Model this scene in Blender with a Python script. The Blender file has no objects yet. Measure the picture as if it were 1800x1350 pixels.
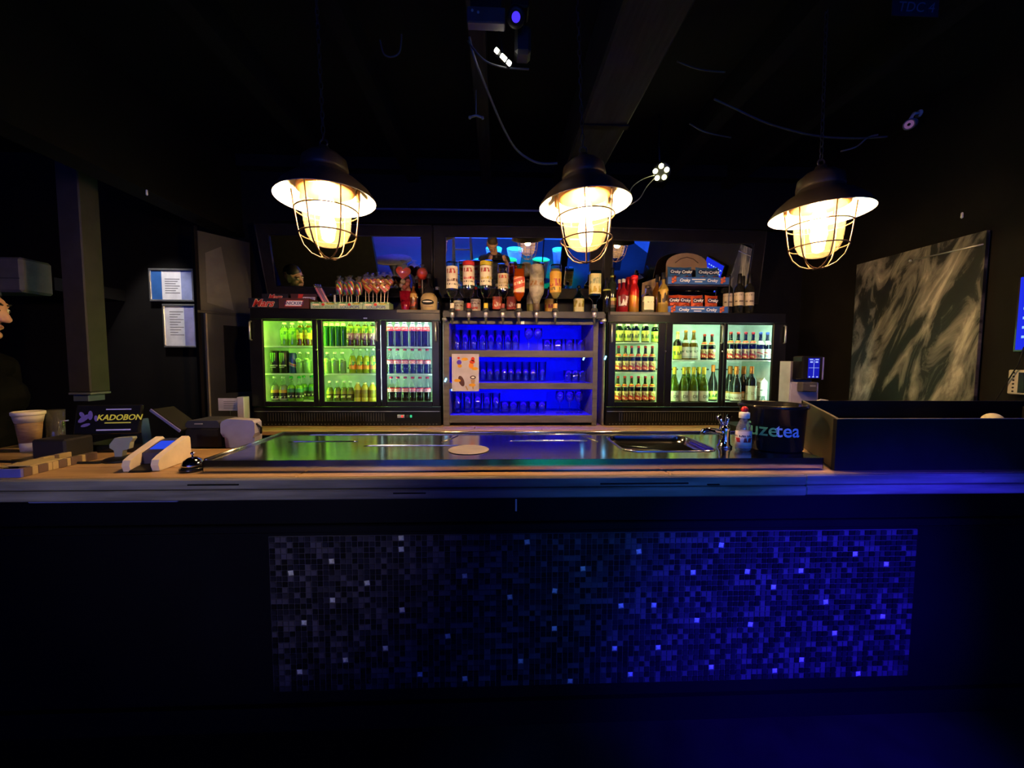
import bpy, math, random
import numpy as np
from mathutils import Vector, Matrix
random.seed(7)
PI = math.pi
sc = bpy.context.scene
COL = sc.collection

# ------------------------------------------------------------------ camera
FPX, CX, CY = 676.0, 900.0, 675.0
_psi, _th, _rho = math.radians(2.1), math.radians(3.5), math.radians(.28)
CF = Vector((math.sin(_psi)*math.cos(_th), math.cos(_psi)*math.cos(_th), -math.sin(_th)))
_r0 = Vector((math.cos(_psi), -math.sin(_psi), 0)); _u0 = _r0.cross(CF)
CR = _r0*math.cos(_rho) + _u0*math.sin(_rho); CU = CR.cross(CF)
EYE = Vector((0, 0, 1.46))
cd = bpy.data.cameras.new('camera'); cam = bpy.data.objects.new('camera', cd); COL.objects.link(cam)
cd.sensor_fit = 'HORIZONTAL'; cd.sensor_width = 36; cd.lens = FPX/1800*36; cd.clip_start = .02; cd.clip_end = 60
cam.matrix_world = Matrix(((CR.x, CU.x, -CF.x, EYE.x), (CR.y, CU.y, -CF.y, EYE.y), (CR.z, CU.z, -CF.z, EYE.z), (0, 0, 0, 1)))
sc.camera = cam
def ray(px, py): return CF + CR*((px-CX)/FPX) - CU*((py-CY)/FPX)
def at(px, py, Y=None, Z=None, X=None):
    d = ray(px, py)
    t = (Y-EYE.y)/d.y if Y is not None else ((Z-EYE.z)/d.z if Z is not None else (X-EYE.x)/d.x)
    return EYE + d*t
# ------------------------------------------------------------------ world, exposure
w = bpy.data.worlds.new('night'); sc.world = w; w.use_nodes = True
w.node_tree.nodes['Background'].inputs[0].default_value = (.01, .012, .02, 1)
w.node_tree.nodes['Background'].inputs[1].default_value = .15
vs = sc.view_settings; vs.view_transform = 'Standard'; vs.look = 'None'; vs.exposure = 0; vs.gamma = 1; vs.use_curve_mapping = False
cy = sc.cycles
cy.max_bounces = 10; cy.diffuse_bounces = 3; cy.glossy_bounces = 5; cy.transmission_bounces = 6; cy.transparent_max_bounces = 24
cy.sample_clamp_indirect = 3; cy.caustics_reflective = False; cy.caustics_refractive = False
cy.use_denoising = True

# ------------------------------------------------------------------ materials
def lin(c):
    return tuple((x/12.92 if x <= .04045 else ((x+.055)/1.055)**2.4) for x in c)
def rgb(h):
    h = h.lstrip('#'); return lin(tuple(int(h[i:i+2], 16)/255 for i in (0, 2, 4)))
def _c(c): return (*(rgb(c) if isinstance(c, str) else c), 1)
def newmat(name):
    m = bpy.data.materials.new(name); m.use_nodes = True; nt = m.node_tree
    for n in list(nt.nodes): nt.nodes.remove(n)
    o = nt.nodes.new('ShaderNodeOutputMaterial')
    return m, nt, o
def node(nt, t, **k):
    n = nt.nodes.new(t)
    for a, b in k.items(): setattr(n, a, b)
    return n
def noise_col(nt, a, b, scale, stretch=(1, 1, 1), detail=4, lo=.35, hi=.65, coord='Object'):
    tc = node(nt, 'ShaderNodeTexCoord'); mp = node(nt, 'ShaderNodeMapping'); mp.inputs['Scale'].default_value = stretch
    nt.links.new(tc.outputs[coord], mp.inputs[0])
    nz = node(nt, 'ShaderNodeTexNoise'); nz.inputs['Scale'].default_value = scale; nz.inputs['Detail'].default_value = detail
    nt.links.new(mp.outputs[0], nz.inputs['Vector'])
    cr = node(nt, 'ShaderNodeValToRGB'); e = cr.color_ramp.elements
    e[0].position = lo; e[0].color = _c(a); e[1].position = hi; e[1].color = _c(b)
    nt.links.new(nz.outputs['Fac'], cr.inputs[0])
    return cr.outputs[0], nz.outputs['Fac']
def PM(name, col, rough=.5, metal=0., col2=None, scale=12, stretch=(1, 1, 1), bump=0., spec=.5, emit=None, es=0., lo=.35, hi=.65, coat=0.):
    m, nt, o = newmat(name); p = node(nt, 'ShaderNodeBsdfPrincipled')
    p.inputs['Roughness'].default_value = rough; p.inputs['Metallic'].default_value = metal
    p.inputs['Specular IOR Level'].default_value = spec; p.inputs['Coat Weight'].default_value = coat
    c0 = _c(col)
    if col2 is None: col2 = tuple(min(1, x*1.25+.002) for x in c0[:3])
    co, fa = noise_col(nt, c0[:3], col2, scale, stretch, lo=lo, hi=hi)
    nt.links.new(co, p.inputs['Base Color'])
    if bump:
        b = node(nt, 'ShaderNodeBump'); b.inputs['Strength'].default_value = bump; b.inputs['Distance'].default_value = .004
        nt.links.new(fa, b.inputs['Height']); nt.links.new(b.outputs[0], p.inputs['Normal'])
    if emit is not None:
        p.inputs['Emission Color'].default_value = _c(emit); p.inputs['Emission Strength'].default_value = es
    nt.links.new(p.outputs[0], o.inputs[0]); return m
def EM(name, col, s):
    m, nt, o = newmat(name); e = node(nt, 'ShaderNodeEmission'); e.inputs[0].default_value = _c(col); e.inputs[1].default_value = s
    nt.links.new(e.outputs[0], o.inputs[0]); return m
def schlick(nt):
    lw = node(nt, 'ShaderNodeLayerWeight'); lw.inputs[0].default_value = .5
    pw = node(nt, 'ShaderNodeMath', operation='POWER'); pw.inputs[1].default_value = 4.; nt.links.new(lw.outputs['Facing'], pw.inputs[0])
    ma = node(nt, 'ShaderNodeMath', operation='MULTIPLY_ADD'); ma.inputs[1].default_value = .94; ma.inputs[2].default_value = .045; nt.links.new(pw.outputs[0], ma.inputs[0])
    return ma
def TG(name, col, gloss=1.0, rough=.04, haze=0., hcol=(.8, .8, .8), hs=20):
    """thin glass or film: tinted transparency, fresnel gloss and an optional bit of dusty haze"""
    m, nt, o = newmat(name)
    t = node(nt, 'ShaderNodeBsdfTransparent'); t.inputs[0].default_value = _c(col)
    g = node(nt, 'ShaderNodeBsdfGlossy'); g.inputs['Roughness'].default_value = rough
    f = schlick(nt)
    mu = node(nt, 'ShaderNodeMath', operation='MULTIPLY'); mu.inputs[1].default_value = gloss; nt.links.new(f.outputs[0], mu.inputs[0])
    base = t.outputs[0]
    if haze:
        d = node(nt, 'ShaderNodeBsdfTranslucent'); d.inputs[0].default_value = _c(hcol)
        d2 = node(nt, 'ShaderNodeBsdfDiffuse'); d2.inputs[0].default_value = _c(hcol)
        a = node(nt, 'ShaderNodeMixShader'); nt.links.new(d.outputs[0], a.inputs[1]); nt.links.new(d2.outputs[0], a.inputs[2]); a.inputs[0].default_value = .5
        b = node(nt, 'ShaderNodeMixShader'); nt.links.new(base, b.inputs[1]); nt.links.new(a.outputs[0], b.inputs[2])
        co, fa = noise_col(nt, (haze*.55,)*3, (haze*1.45,)*3, hs)
        nt.links.new(co, b.inputs[0]); base = b.outputs[0]
    x = node(nt, 'ShaderNodeMixShader'); nt.links.new(mu.outputs[0], x.inputs[0]); nt.links.new(base, x.inputs[1]); nt.links.new(g.outputs[0], x.inputs[2])
    nt.links.new(x.outputs[0], o.inputs[0]); return m
def LQ(name, col, trans=.5, rough=.1):
    """bottled drink: light passes and scatters, glossy skin"""
    m, nt, o = newmat(name)
    d = node(nt, 'ShaderNodeBsdfTranslucent'); d.inputs[0].default_value = _c(col)
    d2 = node(nt, 'ShaderNodeBsdfDiffuse'); d2.inputs[0].default_value = _c(col)
    a = node(nt, 'ShaderNodeMixShader'); a.inputs[0].default_value = 1-trans
    nt.links.new(d.outputs[0], a.inputs[1]); nt.links.new(d2.outputs[0], a.inputs[2])
    g = node(nt, 'ShaderNodeBsdfGlossy'); g.inputs['Roughness'].default_value = rough
    f = schlick(nt)
    x = node(nt, 'ShaderNodeMixShader'); nt.links.new(f.outputs[0], x.inputs[0]); nt.links.new(a.outputs[0], x.inputs[1]); nt.links.new(g.outputs[0], x.inputs[2])
    nt.links.new(x.outputs[0], o.inputs[0]); return m
def PRINT(name, stops, text=(), rough=.45, axis=2, diag=0., metal=0.):
    """printed label: colour bands along one generated axis plus small blocks of print (lo, hi, colour, scale)"""
    m, nt, o = newmat(name); p = node(nt, 'ShaderNodeBsdfPrincipled'); p.inputs['Roughness'].default_value = rough; p.inputs['Metallic'].default_value = metal
    tc = node(nt, 'ShaderNodeTexCoord'); sp = node(nt, 'ShaderNodeSeparateXYZ'); nt.links.new(tc.outputs['Generated'], sp.inputs[0])
    z = sp.outputs[axis]
    if diag:
        a = node(nt, 'ShaderNodeMath', operation='MULTIPLY_ADD'); a.inputs[1].default_value = diag; nt.links.new(sp.outputs[0], a.inputs[0]); nt.links.new(z, a.inputs[2]); z = a.outputs[0]
    cr = node(nt, 'ShaderNodeValToRGB'); cr.color_ramp.interpolation = 'CONSTANT'; el = cr.color_ramp.elements
    el[0].position = stops[0][0]; el[0].color = _c(stops[0][1]); el[1].position = stops[1][0] if len(stops) > 1 else 1; el[1].color = _c(stops[1][1] if len(stops) > 1 else stops[0][1])
    for q, c in stops[2:]: e = el.new(q); e.color = _c(c)
    nt.links.new(z, cr.inputs[0]); out = cr.outputs[0]
    for (lo, hi, c, s) in text:
        g = node(nt, 'ShaderNodeMath', operation='GREATER_THAN'); nt.links.new(z, g.inputs[0]); g.inputs[1].default_value = lo
        l = node(nt, 'ShaderNodeMath', operation='LESS_THAN'); nt.links.new(z, l.inputs[0]); l.inputs[1].default_value = hi
        mp = node(nt, 'ShaderNodeMapping'); mp.inputs['Scale'].default_value = (s, s, s*.35); nt.links.new(tc.outputs['Generated'], mp.inputs[0])
        nz = node(nt, 'ShaderNodeTexNoise'); nz.inputs['Scale'].default_value = 1.; nz.inputs['Detail'].default_value = 1; nt.links.new(mp.outputs[0], nz.inputs[0])
        t = node(nt, 'ShaderNodeMath', operation='GREATER_THAN'); nt.links.new(nz.outputs['Fac'], t.inputs[0]); t.inputs[1].default_value = .5
        m1 = node(nt, 'ShaderNodeMath', operation='MULTIPLY'); nt.links.new(g.outputs[0], m1.inputs[0]); nt.links.new(l.outputs[0], m1.inputs[1])
        m2 = node(nt, 'ShaderNodeMath', operation='MULTIPLY'); nt.links.new(m1.outputs[0], m2.inputs[0]); nt.links.new(t.outputs[0], m2.inputs[1])
        mx = node(nt, 'ShaderNodeMix', data_type='RGBA'); nt.links.new(m2.outputs[0], mx.inputs[0]); nt.links.new(out, mx.inputs[6]); mx.inputs[7].default_value = _c(c); out = mx.outputs[2]
    nt.links.new(out, p.inputs['Base Color']); nt.links.new(p.outputs[0], o.inputs[0]); return m

# ------------------------------------------------------------------ mesh helpers
class MB:
    def __init__(s): s.v = []; s.f = []; s.sm = []; s.mi = []; s.cur = 0
    def add(s, vs, fs, smooth=False):
        o = len(s.v); s.v += [tuple(v) for v in vs]
        for f in fs: s.f.append(tuple(i+o for i in f)); s.sm.append(smooth); s.mi.append(s.cur)
        return s
    def box(s, x0, x1, y0, y1, z0, z1):
        return s.add([(x0, y0, z0), (x1, y0, z0), (x1, y1, z0), (x0, y1, z0), (x0, y0, z1), (x1, y0, z1), (x1, y1, z1), (x0, y1, z1)],
                     [(0, 3, 2, 1), (4, 5, 6, 7), (0, 1, 5, 4), (1, 2, 6, 5), (2, 3, 7, 6), (3, 0, 4, 7)])
    def bbox(s, x0, x1, y0, y1, z0, z1, b=.004):
        """box with chamfered edges"""
        b = min(b, (x1-x0)*.45, (y1-y0)*.45, (z1-z0)*.45)
        A = ((x0, x1), (y0, y1), (z0, z1)); vs = []; idx = {}
        for sx in (0, 1):
            for sy in (0, 1):
                for sz in (0, 1):
                    c = [A[0][sx], A[1][sy], A[2][sz]]; d = [(1, -1)[sx]*b, (1, -1)[sy]*b, (1, -1)[sz]*b]
                    for ax in range(3):
                        q = [c[k] + (0 if k == ax else d[k]) for k in range(3)]
                        idx[(sx, sy, sz, ax)] = len(vs); vs.append(tuple(q))
        fs = []
        I = lambda a, b_, c, ax: idx[(a, b_, c, ax)]
        for k in (0, 1):
            fs += [(I(k, 0, 0, 0), I(k, 1, 0, 0), I(k, 1, 1, 0), I(k, 0, 1, 0)), (I(0, k, 0, 1), I(1, k, 0, 1), I(1, k, 1, 1), I(0, k, 1, 1)), (I(0, 0, k, 2), I(1, 0, k, 2), I(1, 1, k, 2), I(0, 1, k, 2))]
        for a in (0, 1):
            for c in (0, 1):
                fs += [(I(a, c, 0, 0), I(a, c, 1, 0), I(a, c, 1, 1), I(a, c, 0, 1)), (I(a, 0, c, 0), I(a, 1, c, 0), I(a, 1, c, 2), I(a, 0, c, 2)), (I(0, a, c, 1), I(1, a, c, 1), I(1, a, c, 2), I(0, a, c, 2))]
                for d in (0, 1): fs.append((I(a, c, d, 0), I(a, c, d, 1), I(a, c, d, 2)))
        return s.add(vs, fs)
    def lathe(s, prof, n=16, c=(0, 0, 0), sq=0., smooth=True, sx=1., sy=1.):
        vs = []; fs = []
        for (r, z) in prof:
            for k in range(n):
                a = 2*PI*(k+.5)/n; ca, sa = math.cos(a), math.sin(a); q = 1.
                if sq: q = 1/((abs(ca)**sq + abs(sa)**sq)**(1/sq))
                vs.append((c[0]+r*ca*q*sx, c[1]+r*sa*q*sy, c[2]+z))
        for j in range(len(prof)-1):
            for k in range(n): fs.append((j*n+k, j*n+(k+1) % n, (j+1)*n+(k+1) % n, (j+1)*n+k))
        if prof[0][0] > 1e-6: fs.append(tuple(range(n-1, -1, -1)))
        if prof[-1][0] > 1e-6: fs.append(tuple((len(prof)-1)*n+k for k in range(n)))
        return s.add(vs, fs, smooth)
    def open_lathe(s, prof, n=16, c=(0, 0, 0), smooth=True):
        vs = []; fs = []
        for (r, z) in prof:
            for k in range(n): a = 2*PI*(k+.5)/n; vs.append((c[0]+r*math.cos(a), c[1]+r*math.sin(a), c[2]+z))
        for j in range(len(prof)-1):
            for k in range(n): fs.append((j*n+k, j*n+(k+1) % n, (j+1)*n+(k+1) % n, (j+1)*n+k))
        return s.add(vs, fs, smooth)
    def tube(s, pts, r, n=6, closed=False, r1=None):
        pts = [Vector(p) for p in pts]; N = len(pts); vs = []; fs = []
        t0 = (pts[1]-pts[0]).normalized(); up = Vector((0, 0, 1)) if abs(t0.z) < .9 else Vector((1, 0, 0))
        u = t0.cross(up).normalized()
        for i, p in enumerate(pts):
            if closed: t = (pts[(i+1) % N]-pts[i-1]).normalized()
            else: t = (pts[min(i+1, N-1)]-pts[max(i-1, 0)]).normalized()
            u = (u - t*u.dot(t)); u = u.normalized() if u.length > 1e-6 else t.orthogonal().normalized(); v = t.cross(u)
            rr = r if r1 is None else r+(r1-r)*i/(N-1)
            for k in range(n): a = 2*PI*k/n; vs.append(p+u*(rr*math.cos(a))+v*(rr*math.sin(a)))
        for i in range(N if closed else N-1):
            j = (i+1) % N
            for k in range(n): fs.append((i*n+k, i*n+(k+1) % n, j*n+(k+1) % n, j*n+k))
        if not closed: fs.append(tuple(range(n-1, -1, -1))); fs.append(tuple((N-1)*n+k for k in range(n)))
        return s.add(vs, fs, True)
    def cyl(s, p0, p1, r, r1=None, n=16): return s.tube([p0, p1], r, n, r1=r if r1 is None else r1)
    def prism(s, poly, y0, y1, M=None):
        """polygon in x,z pushed from y0 to y1"""
        n = len(poly); vs = [(x, y0, z) for x, z in poly]+[(x, y1, z) for x, z in poly]
        if M: vs = [M @ Vector(v) for v in vs]
        return s.add(vs, [tuple(range(n)), tuple(range(2*n-1, n-1, -1))]+[(k, k+n, (k+1) % n+n, (k+1) % n) for k in range(n)])
    def slab(s, quad, n_off):
        """four corner points and an offset vector: a thick panel"""
        q = [Vector(p) for p in quad]; o = Vector(n_off)
        return s.add(q+[p+o for p in q], [(0, 1, 2, 3), (7, 6, 5, 4), (0, 4, 5, 1), (1, 5, 6, 2), (2, 6, 7, 3), (3, 7, 4, 0)])
    def ball(s, c, r, n=12, m=8, sx=1, sy=1, sz=1):
        return s.lathe([(max(r*math.sin(PI*j/m), 1e-7), -r*sz*math.cos(PI*j/m)) for j in range(m+1)], n, c, sx=sx, sy=sy)
    def torus(s, c, R, r, n=16, m=6, axis=2):
        pts = []
        for k in range(n):
            a = 2*PI*k/n; q = [R*math.cos(a), R*math.sin(a)]
            p = {2: (q[0], q[1], 0), 1: (q[0], 0, q[1]), 0: (0, q[0], q[1])}[axis]
            pts.append((c[0]+p[0], c[1]+p[1], c[2]+p[2]))
        return s.tube(pts, r, m, True)
    def xf(s, M): s.v = [tuple(M @ Vector(v)) for v in s.v]; return s
    def build(s, name, mat, parent=None, loc=None, rot=None):
        me = bpy.data.meshes.new(name); me.from_pydata(s.v, [], s.f); me.polygons.foreach_set('use_smooth', s.sm)
        mats = mat if isinstance(mat, (list, tuple)) else [mat]
        for m in mats: me.materials.append(m)
        if len(mats) > 1: me.polygons.foreach_set('material_index', s.mi)
        me.update()
        o = bpy.data.objects.new(name, me); COL.objects.link(o)
        if parent: o.parent = parent
        if loc is not None: o.location = loc
        if rot is not None: o.rotation_euler = rot
        return o
def tag(o, label=None, cat=None, group=None, kind=None):
    if label: o['label'] = label
    if cat: o['category'] = cat
    if group: o['group'] = group
    if kind: o['kind'] = kind
    return o
def thing(name, label, cat, loc=(0, 0, 0), rz=0, group=None):
    o = bpy.data.objects.new(name, None); COL.objects.link(o); o.location = loc; o.rotation_euler = (0, 0, rz); o.empty_display_size = .05
    return tag(o, label, cat, group)
def struct(name, mb, mat, label, parent=None):
    o = mb.build(name, mat, parent); return tag(o, label, None, None, 'structure')
def clone(o, parent=None):
    c = o.copy(); COL.objects.link(c); c.parent = parent
    for ch in [x for x in bpy.data.objects if x.parent == o]: clone(ch, c)
    return c
ORD = ['leftmost', 'second', 'third', 'fourth', 'fifth', 'sixth', 'seventh', 'eighth', 'ninth', 'tenth', 'eleventh', 'twelfth']
def ordinal(i, n):
    if n == 1: return 'the'
    if n == 2: return ('left', 'right')[i]
    if i == 0: return 'leftmost'
    if i == n-1: return 'rightmost'
    return ORD[i]
class Proto:
    """first placing moves the original, later ones copy it with its parts"""
    def __init__(s, o): s.o = o; s.used = False; s.kids = None
    def put(s, loc, label=None, group=None, rz=None, scale=None):
        if not s.used: o = s.o; s.used = True; s.kids = [c for c in bpy.data.objects if c.parent == o]; s.sub = {c: [g for g in bpy.data.objects if g.parent == c] for c in s.kids}
        else:
            o = s.o.copy(); COL.objects.link(o)
            for ch in s.kids:
                c = ch.copy(); COL.objects.link(c); c.parent = o
                for g in s.sub[ch]: d = g.copy(); COL.objects.link(d); d.parent = c
            o.scale = (1, 1, 1)
        o.location = loc
        if rz is not None: e = o.rotation_euler; o.rotation_euler = (e.x, e.y, rz)
        if scale: o.scale = (scale,)*3
        tag(o, label, None, group); return o
def row(pr, pts, desc, where, group, jit=.12):
    n = len(pts)
    for i, p in enumerate(pts):
        w_ = f'{ordinal(i, n)} {desc} {where}' if n < 3 else f'{ordinal(i, n)} of {n} {desc} {where}'
        pr.put(p, w_, group, rz=random.uniform(-jit, jit))
def text(s, size, mat, parent, loc, rot=(PI/2, 0, 0), name='lettering', shear=0., bold=0., ext=.0003, align='CENTER', sx=1., bend=None):
    cu = bpy.data.curves.new(name, 'FONT'); cu.body = s; cu.size = size; cu.align_x = align; cu.align_y = 'CENTER'; cu.shear = shear; cu.offset = bold*size; cu.extrude = ext; cu.resolution_u = 3
    t = bpy.data.objects.new('tmp', cu); me = bpy.data.meshes.new_from_object(t); bpy.data.objects.remove(t); bpy.data.curves.remove(cu)
    me.name = name; me.materials.clear(); me.materials.append(mat)
    for v in me.vertices:
        v.co.x *= sx
        if bend: a = v.co.x/bend; v.co = ((bend+v.co.z)*math.sin(a), v.co.y, (bend+v.co.z)*math.cos(a))
    o = bpy.data.objects.new(name, me); COL.objects.link(o); o.parent = parent; o.location = loc; o.rotation_euler = rot
    return o

# ------------------------------------------------------------------ shared materials
blackwall = PM('black_wall_paint', (.006, .0052, .0046), .8, col2=(.009, .0078, .007), scale=4, bump=.15, spec=.15)
blackceil = PM('black_ceiling_paint', (.008, .0078, .0086), .85, col2=(.012, .0115, .0125), scale=3, bump=.2, spec=.12)
darkbeam = PM('dark_stained_beam', (.020, .018, .020), .65, col2=(.038, .034, .038), scale=9, stretch=(6, .6, 6), bump=.4, spec=.2)
floormat = PM('dark_floor', (.012, .012, .013), .55, col2=(.02, .02, .02), scale=6, spec=.25)
wood = PM('counter_wood', (.40, .23, .11), .42, col2=(.58, .36, .18), scale=5, stretch=(.8, 9, 9), bump=.25)
wood2 = PM('counter_wood_worn', (.34, .20, .10), .45, col2=(.50, .31, .16), scale=5, stretch=(.8, 9, 9), bump=.25)
fascia = PM('grey_weathered_board', (.11, .10, .09), .6, col2=(.24, .22, .20), scale=4, stretch=(.9, 10, 10), bump=.5)
steel = PM('brushed_steel', (.62, .62, .62), .13, 1., col2=(.72, .72, .72), scale=8, stretch=(.4, 14, 14))
steelr = PM('steel_rim', (.7, .7, .7), .2, 1.)
chrome = PM('chrome', (.85, .85, .85), .06, 1.)
blackpl = PM('black_plastic', (.007, .007, .008), .4, spec=.25)
blackgl = PM('glossy_black_plastic', (.008, .008, .009), .18)
blackmt = PM('matt_black_metal', (.006, .006, .006), .5, spec=.25)
fridgeblk = PM('cooler_black', (.005, .005, .0055), .3, spec=.25)
liner = PM('cooler_liner', (.62, .65, .62), .45)
greyal = PM('aluminium', (.55, .55, .53), .35, .8)
white = PM('white_plastic', (.75, .74, .70), .4)
offwhite = PM('cream_plastic', (.72, .60, .48), .45)
paper = PM('paper', (.80, .78, .74), .7)
glassclr = TG('clear_glass', (.93, .95, .95))
doorglass = TG('cooler_door_glass', (.93, .95, .93), .55, .02)
rubber = PM('black_rubber', (.006, .006, .006), .7, spec=.2)
graphite = PM('graphite', (.025, .025, .026), .45)
shelfwood = PM('grey_shelf_board', (.09, .08, .07), .6, col2=(.14, .125, .11), scale=5, stretch=(1, 8, 8), bump=.3)

# ------------------------------------------------------------------ room shell
CEIL = 3.05; YB = 3.25; XR = 2.60
struct('floor', MB().box(-5, 5, -8.2, 3.6, -.1, 0), floormat, 'dark floor of the bar and the lounge')
struct('ceiling', MB().box(-5, 5, -8.2, 3.6, CEIL, CEIL+.1), blackceil, 'black painted ceiling above the bar')
struct('wall_back', MB().box(-2.12, XR+.1, YB, YB+.1, 0, CEIL), blackwall, 'black wall behind the coolers and mirrors')
struct('wall_alcove', MB().box(-5, -2.12, 3.22, 3.35, 0, CEIL), blackwall, 'black alcove wall carrying the framed certificates')
struct('wall_right', MB().box(XR, XR+.1, -.6, YB, 0, CEIL), blackwall, 'black side wall with the abstract painting')
struct('wall_left', MB().box(-5.1, -5, -8.2, 3.35, 0, CEIL), blackwall, 'black wall at the far left')
loungewall = PM('lounge_wall_paint', (.22, .23, .26), .7, col2=(.3, .31, .34), scale=2)
struct('wall_lounge', MB().box(-5, 5, -8.2, -8.1, 0, CEIL), loungewall, 'lounge end wall seen in the mirrors')
struct('wall_lounge_side', MB().box(4.9, 5, -8.1, -.6, 0, CEIL), loungewall, 'lounge side wall seen in the right mirror')
struct('wall_return', MB().box(XR+.1, 4.9, -.7, -.6, 0, CEIL), blackwall, 'short black wall beside the lounge')
# header beam over the alcove and ceiling joists
struct('trim_1', MB().box(-2.16, -2.06, .4, YB, 2.47, CEIL).box(-2.2, -2.045, .4, YB, 2.44, 2.47), blackwall, 'black header beam running above the alcove opening')
for i, (x, wd, d) in enumerate([(-1.34, .09, .15), (-.73, .08, .15), (-.135, .075, .15), (1.28, .09, .15), (1.86, .08, .15)]):
    struct('trim_%d' % (i+2), MB().box(x, x+wd, -.8, YB-.002, CEIL-d, CEIL), darkbeam if i == 2 else blackceil, 'black ceiling joist running towards the back wall, number %d from left' % (i+1))
bm = struct('trim_7', MB().bbox(.45, .71, -.8, YB-.002, 2.75, CEIL, .012), darkbeam, 'wide rough dark timber beam above the middle lamp')
struct('trim_8', MB().box(.445, .715, 2.16, 2.2, 2.742, 2.752), blackmt, 'dark steel strap across the wide timber beam')
struct('trim_9', MB().box(-2.04, XR, 3.16, YB, 2.96, CEIL), blackceil, 'black wall plate along the top of the back wall')
struct('trim_10', MB().box(-1.8, XR, 3.2, YB, 2.56, 2.62), blackwall, 'thin black rail on the wall above the mirrors')

# ------------------------------------------------------------------ bar counter
YF = 1.183; ZC = 1.10; XL = -2.0; BX1 = XR-.004
bar = thing('bar_counter', 'long bar counter with wooden top, grey board edge and dark mosaic front', 'bar counter', (0, 0, 0))
navy = PM('bar_front_paint', (.0035, .0035, .006), .5, col2=(.005, .005, .008), scale=3, bump=.1, spec=.08)
MB().box(XL, BX1, 1.475, 1.53, 0, 1.03).build('front_panel', navy, bar)
MB().bbox(XL, BX1, 1.452, 1.475, .80, .83, .004).build('front_rail', navy, bar)
MB().box(XL, BX1, 1.455, 1.475, 0, .10).build('plinth', navy, bar)
MB().box(XL+.02, BX1, 1.2, 1.70, 1.03, 1.06).build('substrate', blackmt, bar)
for i, (y0, y1) in enumerate([(YF+.004, 1.30), (1.303, 1.42), (1.423, 1.56), (1.563, 1.70)]):
    xs = [XL, [-.62, -1.25, -.2, -.9][i], [.55, .2, .9, .4][i], [1.6, 1.25, 1.75, 1.5][i], BX1]
    for a, b in zip(xs[:-1], xs[1:]):
        MB().bbox(a+.001, b-.001, y0, y1, 1.06, ZC, .003).build('plank', [wood, wood2][(i+len(xs)) % 2], bar)
xs = [XL, 1.0, BX1]
fb = []
for (a, b, y) in ((XL, .985, YF-.016), (.988, BX1, YF-.010)):
    # weathered edge board with a split along it
    m = MB(); m.bbox(a, b, y, y+.02, 1.033, 1.064, .004); m.build('edge_board', fascia, bar)
    m = MB(); m.bbox(a, b, y+.0025, y+.02, 1.066, ZC-.001, .004); m.build('edge_board', fascia, bar)
for (x0, x1, z) in [(-.93, -.78, 1.082), (.32, .60, 1.077), (.66, .70, 1.072), (-.32, -.22, 1.052)]:
    MB().bbox(x0, x1, YF-.0175, YF-.014, z-.002, z+.0025, .001).build('split', rubber, bar)
tagm = MB().bbox(.055, .060, 1.168, 1.171, .992, 1.030, .0005).build('price_clip', white); tag(tagm, 'tiny white clip hanging below the counter edge', 'clip')

# mosaic
mos = bpy.data.objects.new('mosaic_panel', None); COL.objects.link(mos); mos.parent = bar; mos.location = (0, 0, 0)
MX0, MX1, MZ0, MZ1 = -.877, 1.714, .145, .780
PIT = .02233; NX = int(round((MX1-MX0)/PIT)); NZ = int(round((MZ1-MZ0)/PIT)); MX1 = MX0+NX*PIT; MZ0 = MZ1-NZ*PIT
MB().box(MX0-.001, MX1+.001, 1.470, 1.4755, MZ0-.001, MZ1+.001).build('grout', PM('grout', (.055, .052, .072), .8), mos)
tmats = [PM('mosaic_black', (.006, .006, .011), .22, spec=.5), PM('mosaic_ink', (.013, .0125, .022), .25), PM('mosaic_slate', (.028, .026, .042), .3), PM('mosaic_violet', (.062, .056, .085), .32), ]
crystal = PM('faceted_crystal', (.85, .92, .95), .15, 0., coat=1., spec=1.)
tm = MB(); s = PIT*.46; b = .0012; yb = 1.4705; yt = 1.4665
tm.add([(-s, yb, -s), (s, yb, -s), (s, yb, s), (-s, yb, s), (-s+b, yt, -s+b), (s-b, yt, -s+b), (s-b, yt, s-b), (-s+b, yt, s-b)],
       [(4, 5, 6, 7), (0, 1, 5, 4), (1, 2, 6, 5), (2, 3, 7, 6), (3, 0, 4, 7)])
tmesh = []
for i, m_ in enumerate(tmats):
    o = tm.build('tile', m_, mos); tmesh.append(o.data); bpy.data.objects.remove(o)
cm = MB(); t_ = s*.45; yc = 1.4645
cm.add([(-s, yb, -s), (s, yb, -s), (s, yb, s), (-s, yb, s), (-t_, yc, -t_*.4), (t_, yc, -t_*.6), (t_*.8, yc, t_), (-t_*.7, yc, t_*1.1)],
       [(4, 5, 6, 7), (0, 1, 5, 4), (1, 2, 6, 5), (2, 3, 7, 6), (3, 0, 4, 7)])
o = cm.build('crystal_tile', crystal, mos); cmesh = o.data; bpy.data.objects.remove(o)
crys_px = [(510, 1003), (584, 982), (710, 945), (710, 969), (648, 1021), (586, 1052), (702, 1070), (535, 1094), (785, 1118), (682, 1139), (610, 1162), (526, 1184), (735, 1187), (815, 1008), (897, 1045), (928, 955), (978, 1034), (978, 1101), (918, 1161), (816, 1195),
           (1029, 1003), (1120, 973), (1270, 959), (1218, 1009), (1316, 1006), (1404, 1003), (1087, 1061), (1147, 1060), (1364, 1033), (1501, 973), (1558, 991), (1225, 1086), (1322, 1102), (1449, 1060), (1552, 1086), (1077, 1137), (1156, 1136), (1464, 1116), (1405, 1156), (1251, 1170), (1106, 1184), (1006, 1200), (1366, 1175), (1508, 1180)]
crys = set()
for (px, py) in crys_px:
    p = at(px, py, Y=1.47); crys.add((int((p.x-MX0)/PIT), int((p.z-MZ0)/PIT)))
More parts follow.
